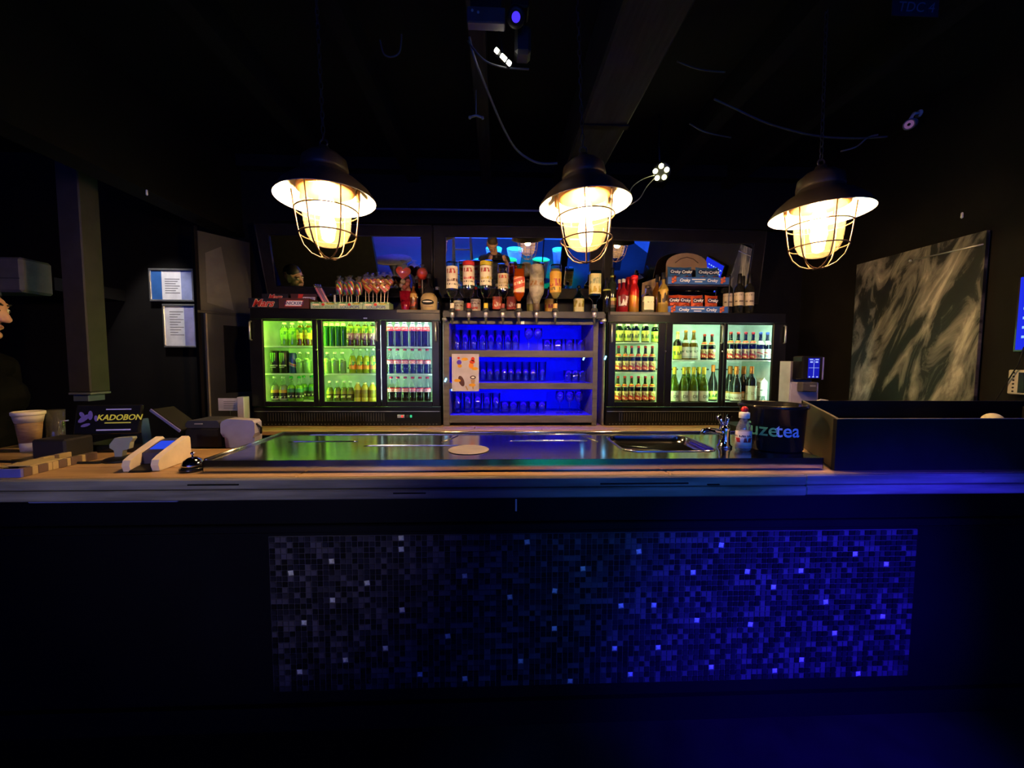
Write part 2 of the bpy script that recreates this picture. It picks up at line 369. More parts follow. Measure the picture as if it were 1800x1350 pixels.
cells = [(i, j) for i in range(NX) for j in range(NZ)]
rr = random.Random(3); kindof = {}
for c in cells:
    u = rr.random(); kindof[c] = 0 if u < .36 else 1 if u < .70 else 2 if u < .87 else 3
for _ in range(170):
    i, j = rr.randrange(NX-2), rr.randrange(NZ); kk = rr.choice((2, 3, 3, 0))
    for d in range(rr.choice((2, 2, 3))): kindof[(min(i+d, NX-1), j)] = kk
key = lambda c: (MX0+(c[0]+.5)*PIT)**2*.6 + (MZ0+(c[1]+.5)*PIT-.62)**2
near = set(sorted([c for c in cells if c not in crys], key=key)[:250])
rest = MB()
for c in cells:
    x = MX0+(c[0]+.5)*PIT; z = MZ0+(c[1]+.5)*PIT
    if c in crys:
        o = bpy.data.objects.new('crystal_tile', cmesh); COL.objects.link(o); o.parent = mos; o.location = (x, 0, z); o.rotation_euler = (0, rr.uniform(-.15, .15), 0)
    elif c in near:
        o = bpy.data.objects.new('tile', tmesh[kindof[c]]); COL.objects.link(o); o.parent = mos; o.location = (x, rr.uniform(-.0004, .0004), z)
    else:
        rest.cur = kindof[c]; dy = rr.uniform(-.0004, .0004)
        rest.add([(v[0]+x, v[1]+dy, v[2]+z) for v in tm.v], tm.f)
tag(rest.build('tile_field', tmats, mos), kind='stuff')

# ------------------------------------------------------------------ stainless sink top
ZS = 1.138
SX0, SX1, SY0, SY1 = -.935, 1.095, 1.236, 1.692
HX0, HX1, HY0, HY1 = .455, .80, 1.335, 1.62
sink = thing('sink_unit', 'shiny stainless steel drainboard with a sink bowl, set on the bar', 'sink', (0, 0, ZC))
def hole_sheet(x0, x1, y0, y1, hx0, hx1, hy0, hy1, r, z, n=6):
    """flat sheet with a rounded hole, and the loop of the hole"""
    loop = []
    for (cx, cy_, a0) in ((hx1-r, hy1-r, 0), (hx0+r, hy1-r, PI/2), (hx0+r, hy0+r, PI), (hx1-r, hy0+r, 1.5*PI)):
        for k in range(n+1): a = a0+PI/2*k/n; loop.append((cx+r*math.cos(a), cy_+r*math.sin(a), z))
    oc = [(x1, y1, z), (x0, y1, z), (x0, y0, z), (x1, y0, z)]
    return loop, oc
loop, oc = hole_sheet(SX0, SX1, SY0, SY1, HX0, HX1, HY0, HY1, .05, 0)
m = MB(); z = ZS-ZC
N = len(loop); vs = [(x, y, z) for x, y, _ in loop]+[(x, y, z) for x, y, _ in oc]
fs = []; n7 = N//4
for q in range(4):
    seg = [q*n7+k for k in range(n7)]
    for a, b_ in zip(seg[:-1], seg[1:]): fs.append((a, b_, N+q))
    fs.append((seg[-1], (seg[-1]+1) % N, N+(q+1) % 4, N+q))
m.add(vs, fs)
# folded down edge
m.box(SX0, SX1, SY0, SY0+.002, .001, z).box(SX0, SX0+.002, SY0, SY1, .001, z).box(SX1-.002, SX1, SY0, SY1, .001, z).box(SX0, SX1, SY1-.002, SY1, .001, z)
m.build('worktop', steel, sink)
bowl = MB(); rings = []
for (sc_, dz) in ((1., 0), (.985, -.012), (.93, -.030)):
    cx, cy_ = (HX0+HX1)/2, (HY0+HY1)/2
    rings.append([(cx+(x-cx)*sc_, cy_+(y-cy_)*sc_, z+dz) for x, y, _ in loop])
bv = [v for r in rings for v in r]; bf = [(j*N+k, j*N+(k+1) % N, (j+1)*N+(k+1) % N, (j+1)*N+k) for j in range(2) for k in range(N)]
bv2 = [(v[0], v[1], v[2]) for v in bv]; bf.append(tuple(2*N+k for k in range(N)))
bowl.add(bv2, bf, True); bowl.build('bowl', steel, sink)
MB().tube([(x, y, z+.001) for x, y, _ in loop], .003, 6, True).build('bowl_rim', steelr, sink)
MB().tube([(SX0+.006, SY0+.004, z+.002), (SX0+.006, SY1-.004, z+.004)], .0055, 8).build('side_rim', steelr, sink)
MB().tube([(SX0+.006, SY1-.005, z+.004), (SX1-.005, SY1-.005, z+.004)], .005, 8).build('back_rim', steelr, sink)
for (x0, x1, y) in ((-.82, -.55, 1.52), (-.5, -.12, 1.44), (.05, .36, 1.52), (-.82, .40, 1.655)):
    MB().tube([(x0, y, z+.0002), (x0+.02, y+.004, z+.0012), (x1-.02, y+.004, z+.0012), (x1, y, z+.0002)], .0016, 6).build('pressed_line', steelr, sink)
for (x, a) in ((-.22, 1.5), (.40, 1.5)):
    MB().tube([(x, a, z+.0004), (x+(.05 if x < 0 else -.04), a+.13, z+.0012)], .0022, 6).build('pressed_line', steelr, sink)
drain = thing('sink_strainer', 'round chrome strainer lying at the front edge of the sink', 'strainer', (.515, 1.37, ZC+.0105))
MB().lathe([(.0, 0), (.036, 0), (.04, .004), (.034, .008), (.0, .009)], 24).build('disc', chrome, drain)
MB().torus((0, 0, .007), .036, .003, 24).build('rim', chrome, drain)
p = at(824, 791, Z=ZS)
cst = thing('round_mat', 'round pale mat lying on the steel drainboard', 'mat', (p.x, p.y, ZS+.0005))
MB().lathe([(.0, 0), (.072, 0), (.073, .0012), (.072, .0022), (.0, .0022)], 40).build('mat', PM('pale_mat', (.30, .27, .36), .5), cst)
p = at(925, 880, Y=1.17)
# tap
tp = thing('mixer_tap', 'chrome mixer tap with a short spout beside the soap bottle', 'tap', (.852, 1.40, ZS+.0005))
MB().lathe([(.026, 0), (.027, .006), (.020, .012), (.018, .03), (.017, .06), (.019, .072), (.014, .082), (.0, .084)], 20).build('body', chrome, tp)
MB().tube([(0, 0, .05), (-.03, -.005, .06), (-.07, -.015, .068), (-.092, -.02, .066), (-.098, -.022, .052)], .012, 12, r1=.0085).build('spout', chrome, tp)
for dx in (-.012, .014):
    MB().tube([(dx*.4, .004, .076), (dx, .01, .10), (dx*1.6, .012, .118)], .007, 10, r1=.009).build('lever', chrome, tp)
# washing-up liquid
sp_ = thing('soap_bottle', 'clear washing-up liquid bottle with red and white cap', 'bottle', (.888, 1.345, ZS+.0005))
MB().lathe([(.0, .001), (.024, 0), (.0275, .006), (.0275, .065), (.026, .085), (.018, .105), (.012, .115), (.012, .12)], 20, sy=.72).build('body', TG('soap_clear', (.86, .86, .92), 1, .08, .25, (.75, .72, .80)), sp_)
MB().lathe([(.0285, .012), (.0285, .072)], 20, sy=.73).build('label', PRINT('soap_label', [(0, '#c8b8c4'), (.12, '#d8c8c0'), (.2, '#e6d8d2'), (.8, '#d6ccd8')], [(.35, .62, '#b8272f', 5), (.66, .78, '#4a4a6a', 12)]), sp_)
MB().lathe([(.0165, .118), (.0175, .12), (.0175, .138), (.012, .141), (.0, .142)], 18).build('collar', white, sp_)
MB().lathe([(.0085, .141), (.0115, .146), (.0115, .153), (.006, .160), (.0, .161)], 14).build('cap', PM('red_cap', '#d2222a', .35), sp_)
# black drinks tub
bk = thing('drinks_tub', 'round black plastic ice tub with green and white lettering', 'tub', (1.03, 1.40, ZS+.0005), 0)
tubr = .108
MB().lathe([(.0, 0), (.097, 0), (.100, .004), (tubr-.002, .150), (tubr+.005, .154), (tubr+.006, .163), (tubr, .166), (tubr-.006, .163), (.094, .010), (.0, .008)], 44).build('body', blackgl, bk)
for i, (tx, c, a0) in enumerate((('fuze', '#4f9a6e', -.42), ('tea', '#b8c4ff', .38))):
    e = text(tx, .066, PM('tub_print_%d' % i, c, .5), bk, (0, 0, .078), (PI/2, 0, 0), bend=tubr-.0015, bold=.012)
    e.rotation_euler = Matrix.Rotation(a0-.47, 3, 'Z').to_euler(); e.rotation_euler = (Matrix.Rotation(a0-.52, 3, 'Z') @ Matrix.Rotation(PI/2, 3, 'X')).to_euler()
# black trough box on the right
bx = thing('trough_box', 'big black open-topped box standing on the right end of the bar', 'box', (0, 0, ZC))
X0, X1, Y0, Y1, H = 1.115, 2.30, 1.215, 1.60, .172
boxm = PM('black_laminate', (.0055, .0055, .007), .5, spec=.15)
MB().box(X0, X1, Y0, Y0+.014, .001, H).build('front_board', boxm, bx)
MB().box(X0+.19, X1, Y1-.014, Y1, .001, H+.022).build('back_board', boxm, bx)
MB().prism([(Y0+.014, .001), (Y1-.014, .001), (Y1-.014, H+.02), (Y1-.06, H+.018), (Y0+.06, H+.004), (Y0+.014, H)], X0, X0+.014).xf(Matrix(((.5, 1, 0, -.5*Y0), (1, 0, 0, 0), (0, 0, 1, 0), (0, 0, 0, 1)))).build('side_board', PM('worn_black_edge', (.03, .025, .02), .5), bx)
MB().box(X1-.014, X1, Y0+.014, Y1-.014, .001, H).build('side_board', boxm, bx)
MB().box(X0+.20, X1-.014, Y0+.014, Y1-.014, .001, .012).build('floor_board', boxm, bx)
MB().tube([(X0+.19, Y1-.01, H+.021), (X0+.037, Y0+.07, H+.006), (X0+.004, Y0+.004, H+.001), (X0+.05, Y0+.002, H+.001), (X1, Y0+.002, H+.001)], .0025, 6).build('edge_strip', PM('edge_strip', (.18, .15, .12), .4), bx)
p = at(1745, 735, Y=1.45)
bl = MB().ball((0, 0, 0), .034, 20, 12).build('white_ball', PM('white_ball', (.6, .55, .45), .5), None, (p.x, 1.45, ZC+.012+.034)); bl.location.z = p.z-.014; tag(bl, 'pale round ball peeping over the black box', 'ball')
MB().lathe([(.0, 0), (.05, 0), (.028, .02), (.02, max(.03, p.z-.014-.034-ZC-.012)), (.0, max(.03, p.z-.014-.034-ZC-.012)+.001)], 16, (0, 0, ZC+.0125-p.z+.014)).build('stand', blackpl, bl)

# ------------------------------------------------------------------ back bar worktop
ZW = .995; YFR = 2.72; ZT = 1.808
bb = thing('back_bar', 'wooden back bar worktop carrying both drinks coolers', 'worktop', (0, 0, 0))
for i, (y0, y1) in enumerate([(2.545, 2.60), (2.602, 2.70), (2.702, 2.95), (2.952, 3.24)]):
    xs = [-1.78] + [[-.35, .12, .30, .48, .66, .84], [-.16, .75, 1.2], [-.5, .6], [-.3, .9]][i] + [2.10]
    for a, b_ in zip(xs[:-1], xs[1:]): MB().bbox(a+.001, b_-.001, y0, y1, ZW-.03, ZW-.001, .003).build('plank', [wood, wood2][(i) % 2], bb)
MB().box(-1.78, 2.10, 2.56, 3.24, ZW-.06, ZW-.031).build('carcass_top', blackmt, bb)
MB().box(-1.76, 2.08, 2.60, 3.22, 0, ZW-.061).build('carcass', blackmt, bb)
MB().bbox(-1.78, 2.10, 2.538, 2.545, ZW-.03, ZW-.004, .002).build('edge_strip', wood2, bb)

# ------------------------------------------------------------------ glass-door coolers
led = {'lime': EM('led_lime', (.43, 1., .055), 50), 'lime2': EM('led_lime_white', (.47, 1., .07), 52), 'cyan': EM('led_cyan', (.62, 1., .88), 46),
       'yel': EM('led_yellow_white', (.62, 1., .16), 52), 'mint': EM('led_mint', (.52, 1., .40), 58), 'ice': EM('led_ice', (.60, 1., .78), 58)}
redlamp = EM('red_switch', (1, .03, .03), 1.6); greenlamp = EM('green_switch', (.05, .6, .25), 1.0)
shelfglass = TG('shelf_glass', (.80, .92, .84), 1., .1, .22, (.75, .9, .8)); shelfedge = LQ('shelf_edge_white', (.85, .92, .88), .5, .3)
FD = .46  # cooler depth
def cooler(name, label, x0, x1, bays, shelves, leds):
    """bays: glass x ranges; shelves: heights per bay; all in world x"""
    t = thing(name, label, 'drinks cooler', ((x0+x1)/2, YFR, ZW)); ox = (x0+x1)/2
    X0, X1 = x0-ox, x1-ox; H = ZT-ZW; D = FD; wl = .025
    gz0, gz1 = 1.168-ZW, 1.722-ZW  # glass edges
    m = MB(); m.box(X0, X0+wl, .02, D, 0, H).box(X1-wl, X1, .02, D, 0, H).box(X0+wl, X1-wl, D-wl, D, 0, H).box(X0+wl, X1-wl, .02, D-wl, H-.03, H).box(X0+wl, X1-wl, .02, D-wl, 0, gz0-.012)
    m.build('cabinet', fridgeblk, t)
    m = MB(); e = .003
    m.box(X0+wl, X0+wl+e, .03, D-wl, gz0-.012, H-.03).box(X1-wl-e, X1-wl, .03, D-wl, gz0-.012, H-.03).box(X0+wl+e, X1-wl-e, D-wl-e, D-wl, gz0-.012, H-.03).box(X0+wl+e, X1-wl-e, .03, D-wl-e, gz0-.012, gz0-.009).box(X0+wl+e, X1-wl-e, .03, D-wl-e, H-.033, H-.03)
    m.build('liner', liner, t)
    # vents on the liner's back
    m = MB()
    for k in range(14): xx = X0+.08+k*(X1-X0-.16)/13; m.box(xx-.03, xx+.03, D-wl-e-.003, D-wl-e, .40-.008, .40+.004)
    m.build('air_vents', graphite, t)
    m = MB(); m.bbox(X0, X1, .0, .02, gz1+.012, H, .004); m.build('top_rail', fridgeblk, t)
    # kick grille with upright slats and a row of punched tabs
    m = MB(); m.bbox(X0, X1, 0, .02, .001, gz0-.07, .003); m.build('grille_panel', fridgeblk, t)
    m = MB()
    for k in range(46): xx = X0+.10+k*(X1-X0-.50)/45; m.box(xx-.003, xx+.003, -.003, 0, .035, gz0-.082)
    m.build('grille_slats', graphite, t)
    m = MB()
    for k in range(52): xx = X0+.03+k*(X1-X0-.06)/51; m.box(xx-.004, xx+.002, -.003, 0, .008, .016)
    m.build('grille_tabs', PM('tab_grey', (.06, .06, .06), .4), t)
    m = MB(); m.bbox(X0, X1, .0, .02, gz0-.069, gz0-.035, .004); m.build('bottom_rail', fridgeblk, t)
    MB().box(X0+.01, X1-.01, -.002, 0, gz0-.0715, gz0-.0685).build('rail_line', greyal, t)
    edges = [X0+.004]+[((bays[i][1]+bays[i+1][0])/2)-ox for i in range(len(bays)-1)]+[X1-.004]
    for i, (a, b_) in enumerate(bays):
        a -= ox; b_ -= ox; d0, d1 = edges[i]+.0015, edges[i+1]-.0015; y0, y1 = -.022, -.002
        dr = MB().bbox(d0, a, y0, y1, gz0-.033, gz1+.010, .004).bbox(b_, d1, y0, y1, gz0-.033, gz1+.010, .004).bbox(a, b_, y0, y1, gz1, gz1+.010, .003).bbox(a, b_, y0, y1, gz0-.033, gz0, .003).build('door', fridgeblk, t)
        MB().box(a, b_, -.014, -.009, gz0, gz1).build('pane', doorglass, dr)
        hx = [d0+.022, d1-.020, d1-.022][i] if i != 1 else d1-.022
        if name == 'drinks_cooler' and i == 0: hx = d0+.016
        MB().tube([(hx, -.022, gz1-.005), (hx, -.040, gz1-.012), (hx, -.040, gz1-.125), (hx, -.022, gz1-.132)], .0065, 8).build('handle', greyal, dr)
        if i < 2: MB().cyl((d1-.003 if i == 0 else d1-.012, -.022, 1.53-ZW), (d1-.003 if i == 0 else d1-.012, -.033, 1.53-ZW), .007, n=12).build('lock', chrome, dr)
        MB().bbox(a+.01, b_-.01, .036, .056, H-.050, H-.034, .003).build('led_strip', led[leds[i]], t)
        for xe in ((a-.031, b_+.007) if x0 < 0 else (a-.007, b_+.031)): MB().bbox(xe-.004, xe+.004, .016, .022, gz0+.01, gz1-.02, .002).build('led_strip', led[leds[i]], t)  # upright strips added behind the door frames to even out the light
        for zz in shelves[i]:
            MB().bbox((a if i else X0+wl+.003)+.002 if i == 0 else a-.012, b_+.012 if i < 2 else X1-wl-.005, .035, D-.05, zz-ZW-.008, zz-ZW, .002).build('shelf', shelfglass, t)
            MB().bbox((a if i else X0+wl+.003)+.002 if i == 0 else a-.010, b_+.010 if i < 2 else X1-wl-.005, .030, .0345, zz-ZW-.009, zz-ZW+.001, .001).build('shelf_edge', shelfedge, t)
    return t
gx = lambda px: at(px, 640, Y=YFR-.01).x
BL = [(gx(465), gx(551)), (gx(569), gx(661)), (gx(680), gx(760))]
BR = [(gx(1081), gx(1156)), (gx(1180), gx(1264)), (gx(1276), gx(1355))]
SL1, SL2, SLB = at(600, 609, Y=2.76).z, at(600, 657, Y=2.76).z, 1.160
SR1, SR2, SR3 = at(1120, 602, Y=2.76).z, at(1120, 654, Y=2.76).z, at(1260, 633, Y=2.76).z
cl = cooler('drinks_cooler', 'left black three-door drinks cooler lit lime green inside', -1.70, -.402, BL, [(SL1, SL2)]*3, ['lime', 'lime2', 'cyan'])
cr_ = cooler('drinks_cooler', 'right black three-door drinks cooler stocked with beer and wine', .775, 2.072, BR, [(SR1, SR2), (SR3,), (SR3,)], ['yel', 'mint', 'ice'])
# thermostat and switches on the left cooler
MB().bbox(.344, .394, -.008, .0, .058, .080, .002).build('switch_plate', greyal, cl)
MB().bbox(.372, .386, -.012, -.008, .062, .076, .002).build('switch', redlamp, cl)
MB().bbox(.405, .425, -.008, .0, .060, .078, .002).build('thermostat', graphite, cl)
MB().bbox(.432, .446, -.008, .0, .060, .078, .002).build('indicator', greenlamp, cl)
for xw in (.12, ):
    MB().bbox(xw, xw+.025, -.0015, .0, .748, .756, .0005).build('badge', greyal, cl)
# timber lipping on the cooler tops next to the shelf unit
for (a, b_, l) in ((-.70, -.405, 'left'), (.79, 1.22, 'right')):
    o = MB().bbox(a, b_, YFR-.012, YFR-.001, ZT-.022, ZT-.001, .002).build('trim_board', shelfwood); tag(o, 'short grey timber lipping along the %s cooler top' % l, 'trim board')

# ------------------------------------------------------------------ shelf unit between the coolers
UX0, UX1 = at(778, 640, Y=YFR).x, at(1064, 640, Y=YFR).x
su = thing('shelf_unit', 'grey timber shelf unit glowing deep blue between the two coolers', 'shelf unit', (0, 0, ZW))
ix0, ix1 = at(790, 640, Y=YFR).x, at(1042, 640, Y=YFR).x
zz = lambda py: at(915, py, Y=YFR).z-ZW
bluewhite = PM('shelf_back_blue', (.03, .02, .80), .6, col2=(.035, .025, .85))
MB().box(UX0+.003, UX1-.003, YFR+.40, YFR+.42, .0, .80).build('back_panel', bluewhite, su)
MB().bbox(UX0+.003, ix0, YFR-.005, YFR+.40, .0, .80, .003).build('post', shelfwood, su)
MB().bbox(ix1, ix1+.035, YFR-.005, YFR+.40, .0, .80, .003).build('post', shelfwood, su)
MB().bbox(UX1-.018, UX1-.003, YFR-.0, YFR+.40, .0, .80, .003).build('post', shelfwood, su)
blueled = EM('led_blue', (.012, .0, 1.), 60)
shel = [(zz(628), zz(616)), (zz(684), zz(673)), (zz(743), zz(730))]
for i, (za, zb) in enumerate(shel):
    b_ = MB().bbox(ix0, ix1, YFR-.004, YFR+.016, za, zb, .002).build('shelf_lip', shelfwood, su)
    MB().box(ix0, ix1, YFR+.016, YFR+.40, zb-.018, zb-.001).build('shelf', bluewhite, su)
    if i < 2: MB().bbox(ix0+.01, ix1-.01, YFR+.02, YFR+.032, zb-.030, zb-.019, .002).build('led_strip', blueled, su)
MB().bbox(ix0, ix1, YFR-.004, YFR+.016, zz(570), zz(560), .002).build('shelf_lip', shelfwood, su)
MB().box(UX0+.003, UX1-.003, YFR+.0165, YFR+.40, zz(562), zz(556)).build('top_board', shelfwood, su)
MB().bbox(ix0+.01, ix1-.01, YFR+.02, YFR+.032, zz(562)-.013, zz(562)-.001, .002).build('led_strip', blueled, su)
MB().bbox(ix1+.045, UX1-.022, YFR+.30, YFR+.31, .05, .70, .002).build('led_strip', EM('led_blue_dim', (.02, .0, 1.), 9), su)
spot = EM('led_spot', (.15, .55, 1.), 9)
for (px, py, yy) in ((797, 633, YFR+.02), (1026, 630, YFR+.02), (795, 684, YFR+.02), (783, 668, YFR-.012), (1064, 629, YFR-.012)):
    p = at(px, py, Y=yy); MB().tube([(p.x-.004, yy, p.z-ZW-.012), (p.x+.006, yy, p.z-ZW+.012)], .005, 8).build('led_clip', spot, su)
# glasses on the shelves
gls = TG('tumbler_glass', (.92, .93, .98), 2.6, .06)
def glass_proto(kind, name, cat):
    t = thing(name, 'glass', cat)
    if kind == 'wine':
        MB().lathe([(.0, .002), (.030, .001), (.030, .003), (.006, .008), (.004, .014), (.004, .075), (.012, .086), (.030, .105), (.034, .13), (.030, .165), (.0285, .166), (.032, .13), (.028, .108), (.010, .090), (.0, .088)], 14).build('body', gls, t)
    elif kind == 'tall':
        MB().lathe([(.0, .001), (.026, 0), (.027, .004), (.033, .15), (.0315, .15), (.025, .012), (.0, .011)], 14).build('body', gls, t)
    else:
        MB().lathe([(.0, .001), (.030, 0), (.032, .004), (.037, .088), (.0355, .088), (.029, .012), (.0, .011)], 14).build('body', gls, t)
    return Proto(t)
gw, gt, gl = glass_proto('wine', 'wine_glass', 'glass'), glass_proto('tall', 'highball_glass', 'glass'), glass_proto('low', 'tumbler', 'glass')
def spx(px, Y): return at(px, 640, Y=Y).x
for (pr, pxs, lvl, Y, desc, where, grp) in [
    (gt, [803, 818, 833, 848, 863, 877, 892, 906], 0, 2.84, 'tall clear glasses', 'on the top blue shelf', 'tall glasses on the top shelf'),
    (gw, [929, 945], 0, 2.83, 'stemmed glass', 'on the top blue shelf', 'stemmed glasses on the top shelf'),
    (gl, [961, 980, 1000, 1020], 0, 2.84, 'short tumblers', 'on the top blue shelf', 'tumblers on the top shelf'),
    (gt, [849, 861, 874, 886, 898, 911, 924, 937, 953], 1, 2.92, 'tall glasses', 'on the middle blue shelf', 'glasses on the middle shelf'),
    (gl, [999, 1011, 1023], 1, 2.82, 'short tumblers', 'at the right end of the middle blue shelf', 'tumblers on the middle shelf'),
    (gt, [804, 822, 840, 856, 872], 2, 2.84, 'tall clear glasses', 'at left of the bottom blue shelf', 'tall glasses on the bottom shelf'),
    (gl, [888, 903, 920, 937, 953], 2, 2.84, 'short tumblers', 'amid the bottom blue shelf', 'tumblers on the bottom shelf'),
    (gw, [985, 1002, 1018], 2, 2.83, 'stemmed glasses', 'at right of the bottom blue shelf', 'stemmed glasses on the bottom shelf')]:
    row(pr, [(spx(px, Y), Y, ZW+shel[lvl][1]-.0005) for px in pxs], desc, where, grp, 0)
# ice cream poster pinned to the shelves
p0, p1 = at(794, 622, Y=YFR-.012), at(842, 688, Y=YFR-.012)
po = thing('ice_cream_poster', 'white poster of four ice creams pinned to the blue shelves', 'poster', ((p0.x+p1.x)/2, YFR-.008, (p0.z+p1.z)/2))
pw, ph = (p1.x-p0.x)/2, (p0.z-p1.z)/2
MB().bbox(-pw, pw, -.001, .001, -ph, ph, .0004).build('sheet', PM('poster_paper', (.50, .46, .52), .7), po)
yb_ = PM('poster_yellow', '#e0a020', .7); rd = PM('poster_red', '#d03a20', .7); orr = PM('poster_orange', '#e88a2a', .7); pu = PM('poster_blue', '#4a2ac0', .7); br = PM('poster_brown', '#4a2a26', .7); tn = PM('poster_tan', '#b08a60', .7)
def blob(pts, mat, name, y=-.0014): MB().prism(pts, y, y+.0003).build(name, mat, po)
def oval(cx, cz, rx, rz, n=14, a=0): return [(cx+rx*math.cos(k*2*PI/n)*math.cos(a)-rz*math.sin(k*2*PI/n)*math.sin(a), cz+rx*math.cos(k*2*PI/n)*math.sin(a)+rz*math.sin(k*2*PI/n)*math.cos(a)) for k in range(n)]
for (c, r, mt, nm) in [((-.5, .78), (.10, .06), rd, 'print'), ((-.46, .55), (.18, .13), pu, 'print'), ((-.42, .36), (.16, .10), yb_, 'print'), ((.55, .72), (.14, .12), rd, 'print'), ((.5, .58), (.2, .1), rd, 'print'), ((.42, .38), (.18, .16), orr, 'print')]:
    blob(oval(c[0]*pw, c[1]*ph, r[0]*pw, r[1]*ph), mt, nm)
blob(oval(-.3*pw, -.45*ph, .2*pw, .3*ph, a=.35), br, 'print'); blob(oval(.55*pw, -.25*ph, .22*pw, .1*ph), br, 'print'); blob(oval(.55*pw, -.25*ph, .13*pw, .05*ph), paper, 'print', -.0018)
blob([(.38*pw, -.36*ph), (.72*pw, -.36*ph), (.60*pw, -.88*ph), (.52*pw, -.88*ph)], tn, 'print'); blob([(-.02*pw, -.72*ph), (.06*pw, -.70*ph), (.2*pw, -.92*ph), (.12*pw, -.95*ph)], tn, 'print')
for (cx, cz) in ((-.05, .72), (.68, .22), (-.6, -.42), (.5, -.66)): blob(oval(cx*pw, cz*ph, .25*pw, .085*ph), yb_, 'price_bubble', -.002)
# white tag on the rail
p = at(920, 565, Y=2.64); o = MB().bbox(-.012, .012, -.002, .002, -.012, .012, .001).build('price_tag', white, None, (p.x, YFR-.0075, p.z)); tag(o, 'small white square tag on the shelf unit top lip', 'tag')

# ------------------------------------------------------------------ leaning mirrors
mn = -ray(872, 453).normalized(); mp0 = Vector((0, 3.05, 2.2))
def onm(px, py, off=0., n=None):
    n = mn if n is None else n; d = ray(px, py); t = ((mp0+n*off)-EYE).dot(n)/d.dot(n); return EYE+d*t
mnR = mn
mirm = PM('mirror_silver', (.86, .88, .88), .012, 1., col2=(.87, .89, .89))
framem = PM('mirror_frame_black', (.010, .0085, .007), .5, spec=.12)
def mirror(label, inner, outer, mn=mn):
    t = thing('mirror', label, 'mirror', tuple(onm(*outer[3], n=mn)))
    L = lambda q, off: onm(q[0], q[1], off, mn)-t.location
    MB().slab([L(q, .002) for q in inner], -mn*.008).build('mirror_glass', mirm, t)
    MB().slab([L(q, -.012) for q in outer], -mn*.012).build('backing', blackmt, t)
    for k in range(4):
        a, b_ = k, (k+1) % 4
        m = MB(); q = [L(outer[a], .012), L(outer[b_], .012), L(inner[b_], .006), L(inner[a], .006)]
        m.slab(q, -mn*.016); m.build('frame_bar', framem, t)
    for (A, off, r) in ((inner, .008, .0035), (outer, .012, .004)):
        pts = [L(q, off) for q in A]
        for k in range(4): MB().tube([pts[k], pts[(k+1) % 4]], r, 6).build('moulding', PM('frame_edge', (.03, .028, .026), .35), t)
    return t
mirror('left leaning mirror in a wide black frame, above the sweets', [(472, 413), (741, 416), (741, 507), (485, 503)], [(447, 393), (759, 396), (760, 523), (471, 519)])
mirror('middle leaning mirror in a black frame, behind the spirit bottles', [(783, 416), (1038, 419), (1036, 508), (783, 507)], [(762, 396), (1061, 400), (1059, 525), (763, 523)])
mirror('right leaning mirror in a black frame, behind the crisps', [(1077, 422), (1326, 428), (1312, 516), (1076, 510)], [(1063, 400), (1348, 406), (1332, 534), (1062, 525)], mnR)
o = MB().box(-1.74, 2.05, 3.184, 3.248, 1.72, 1.925).build('mirror_ledge', blackmt); tag(o, 'black ledge under the mirrors behind the bottles', 'ledge')
rl = MB().tube([at(655, 367, Y=3.12), at(1000, 371, Y=3.12)], .008, 8).build('hanging_rail', PM('dull_steel', (.40, .42, .48), .5, .3)); [MB().cyl((at(px_, 369, Y=3.12).x, 3.12, at(px_, 368.5, Y=3.12).z), (at(px_, 369, Y=3.12).x, YB-.001, at(px_, 368.5, Y=3.12).z), .005, n=8).build('wall_bracket', blackmt, rl) for px_ in (664, 990)]; tag(rl, 'thin steel rail on the wall above the middle mirror', 'rail')

# ------------------------------------------------------------------ bottles
def prof(kind, h, r):
    P = {'long': [(.92, 0), (1, .015), (1, .54), (.93, .60), (.62, .68), (.44, .75), (.40, .94), (.46, .95), (.46, .975), (.40, .985)],
         'stub': [(.92, 0), (1, .02), (1, .56), (.9, .64), (.55, .74), (.42, .80), (.42, .95), (.47, .96), (.42, .985)],
         'wine': [(.92, 0), (1, .015), (1, .60), (.90, .67), (.52, .73), (.37, .77), (.36, .99)],
         'burg': [(.92, 0), (1, .015), (1, .44), (.93, .52), (.70, .63), (.46, .73), (.37, .80), (.36, .99)],
         'cola': [(.88, 0), (.95, .02), (1, .10), (.92, .22), (.93, .30), (1, .38), (1, .52), (.86, .60), (.60, .72), (.42, .84), (.40, .96), (.44, .97)],
         'pet': [(.90, 0), (1, .03), (1, .08), (.97, .12), (.97, .62), (1, .66), (.97, .72), (.80, .80), (.55, .88), (.42, .92), (.42, .97)],
         'tea': [(.88, 0), (.98, .03), (1, .10), (.92, .22), (1, .30), (1, .66), (.93, .74), (.75, .82), (.5, .89), (.46, .96)],
         'can': [(.80, 0), (.86, .012), (1, .045), (1, .93), (.86, .975), (.84, 1.0), (.80, .99), (.79, .975)],
         'spirit': [(.94, 0), (1, .012), (1, .56), (.95, .62), (.60, .70), (.36, .74), (.34, .98)],
         'spiritlong': [(.94, 0), (1, .012), (1, .62), (.93, .68), (.50, .75), (.34, .80), (.33, .98)],
         'taper': [(.78, 0), (.80, .012), (.95, .30), (1, .55), (.92, .64), (.55, .76), (.40, .84), (.38, .98)],
         'alu': [(.92, 0), (1, .02), (1, .58), (.92, .66), (.62, .76), (.60, .80), (.66, .82), (.66, .95), (.5, .98)]}[kind]
    return [(0.0001, P[0][1]*h+.0005)]+[(a*r, b_*h) for a, b_ in P]
def rad_at(pf, z):
    for (r0, z0), (r1, z1) in zip(pf[1:-1], pf[2:]):
        if z0 <= z <= z1: return r0+(r1-r0)*(z-z0)/max(z1-z0, 1e-6)
    return pf[-1][0]
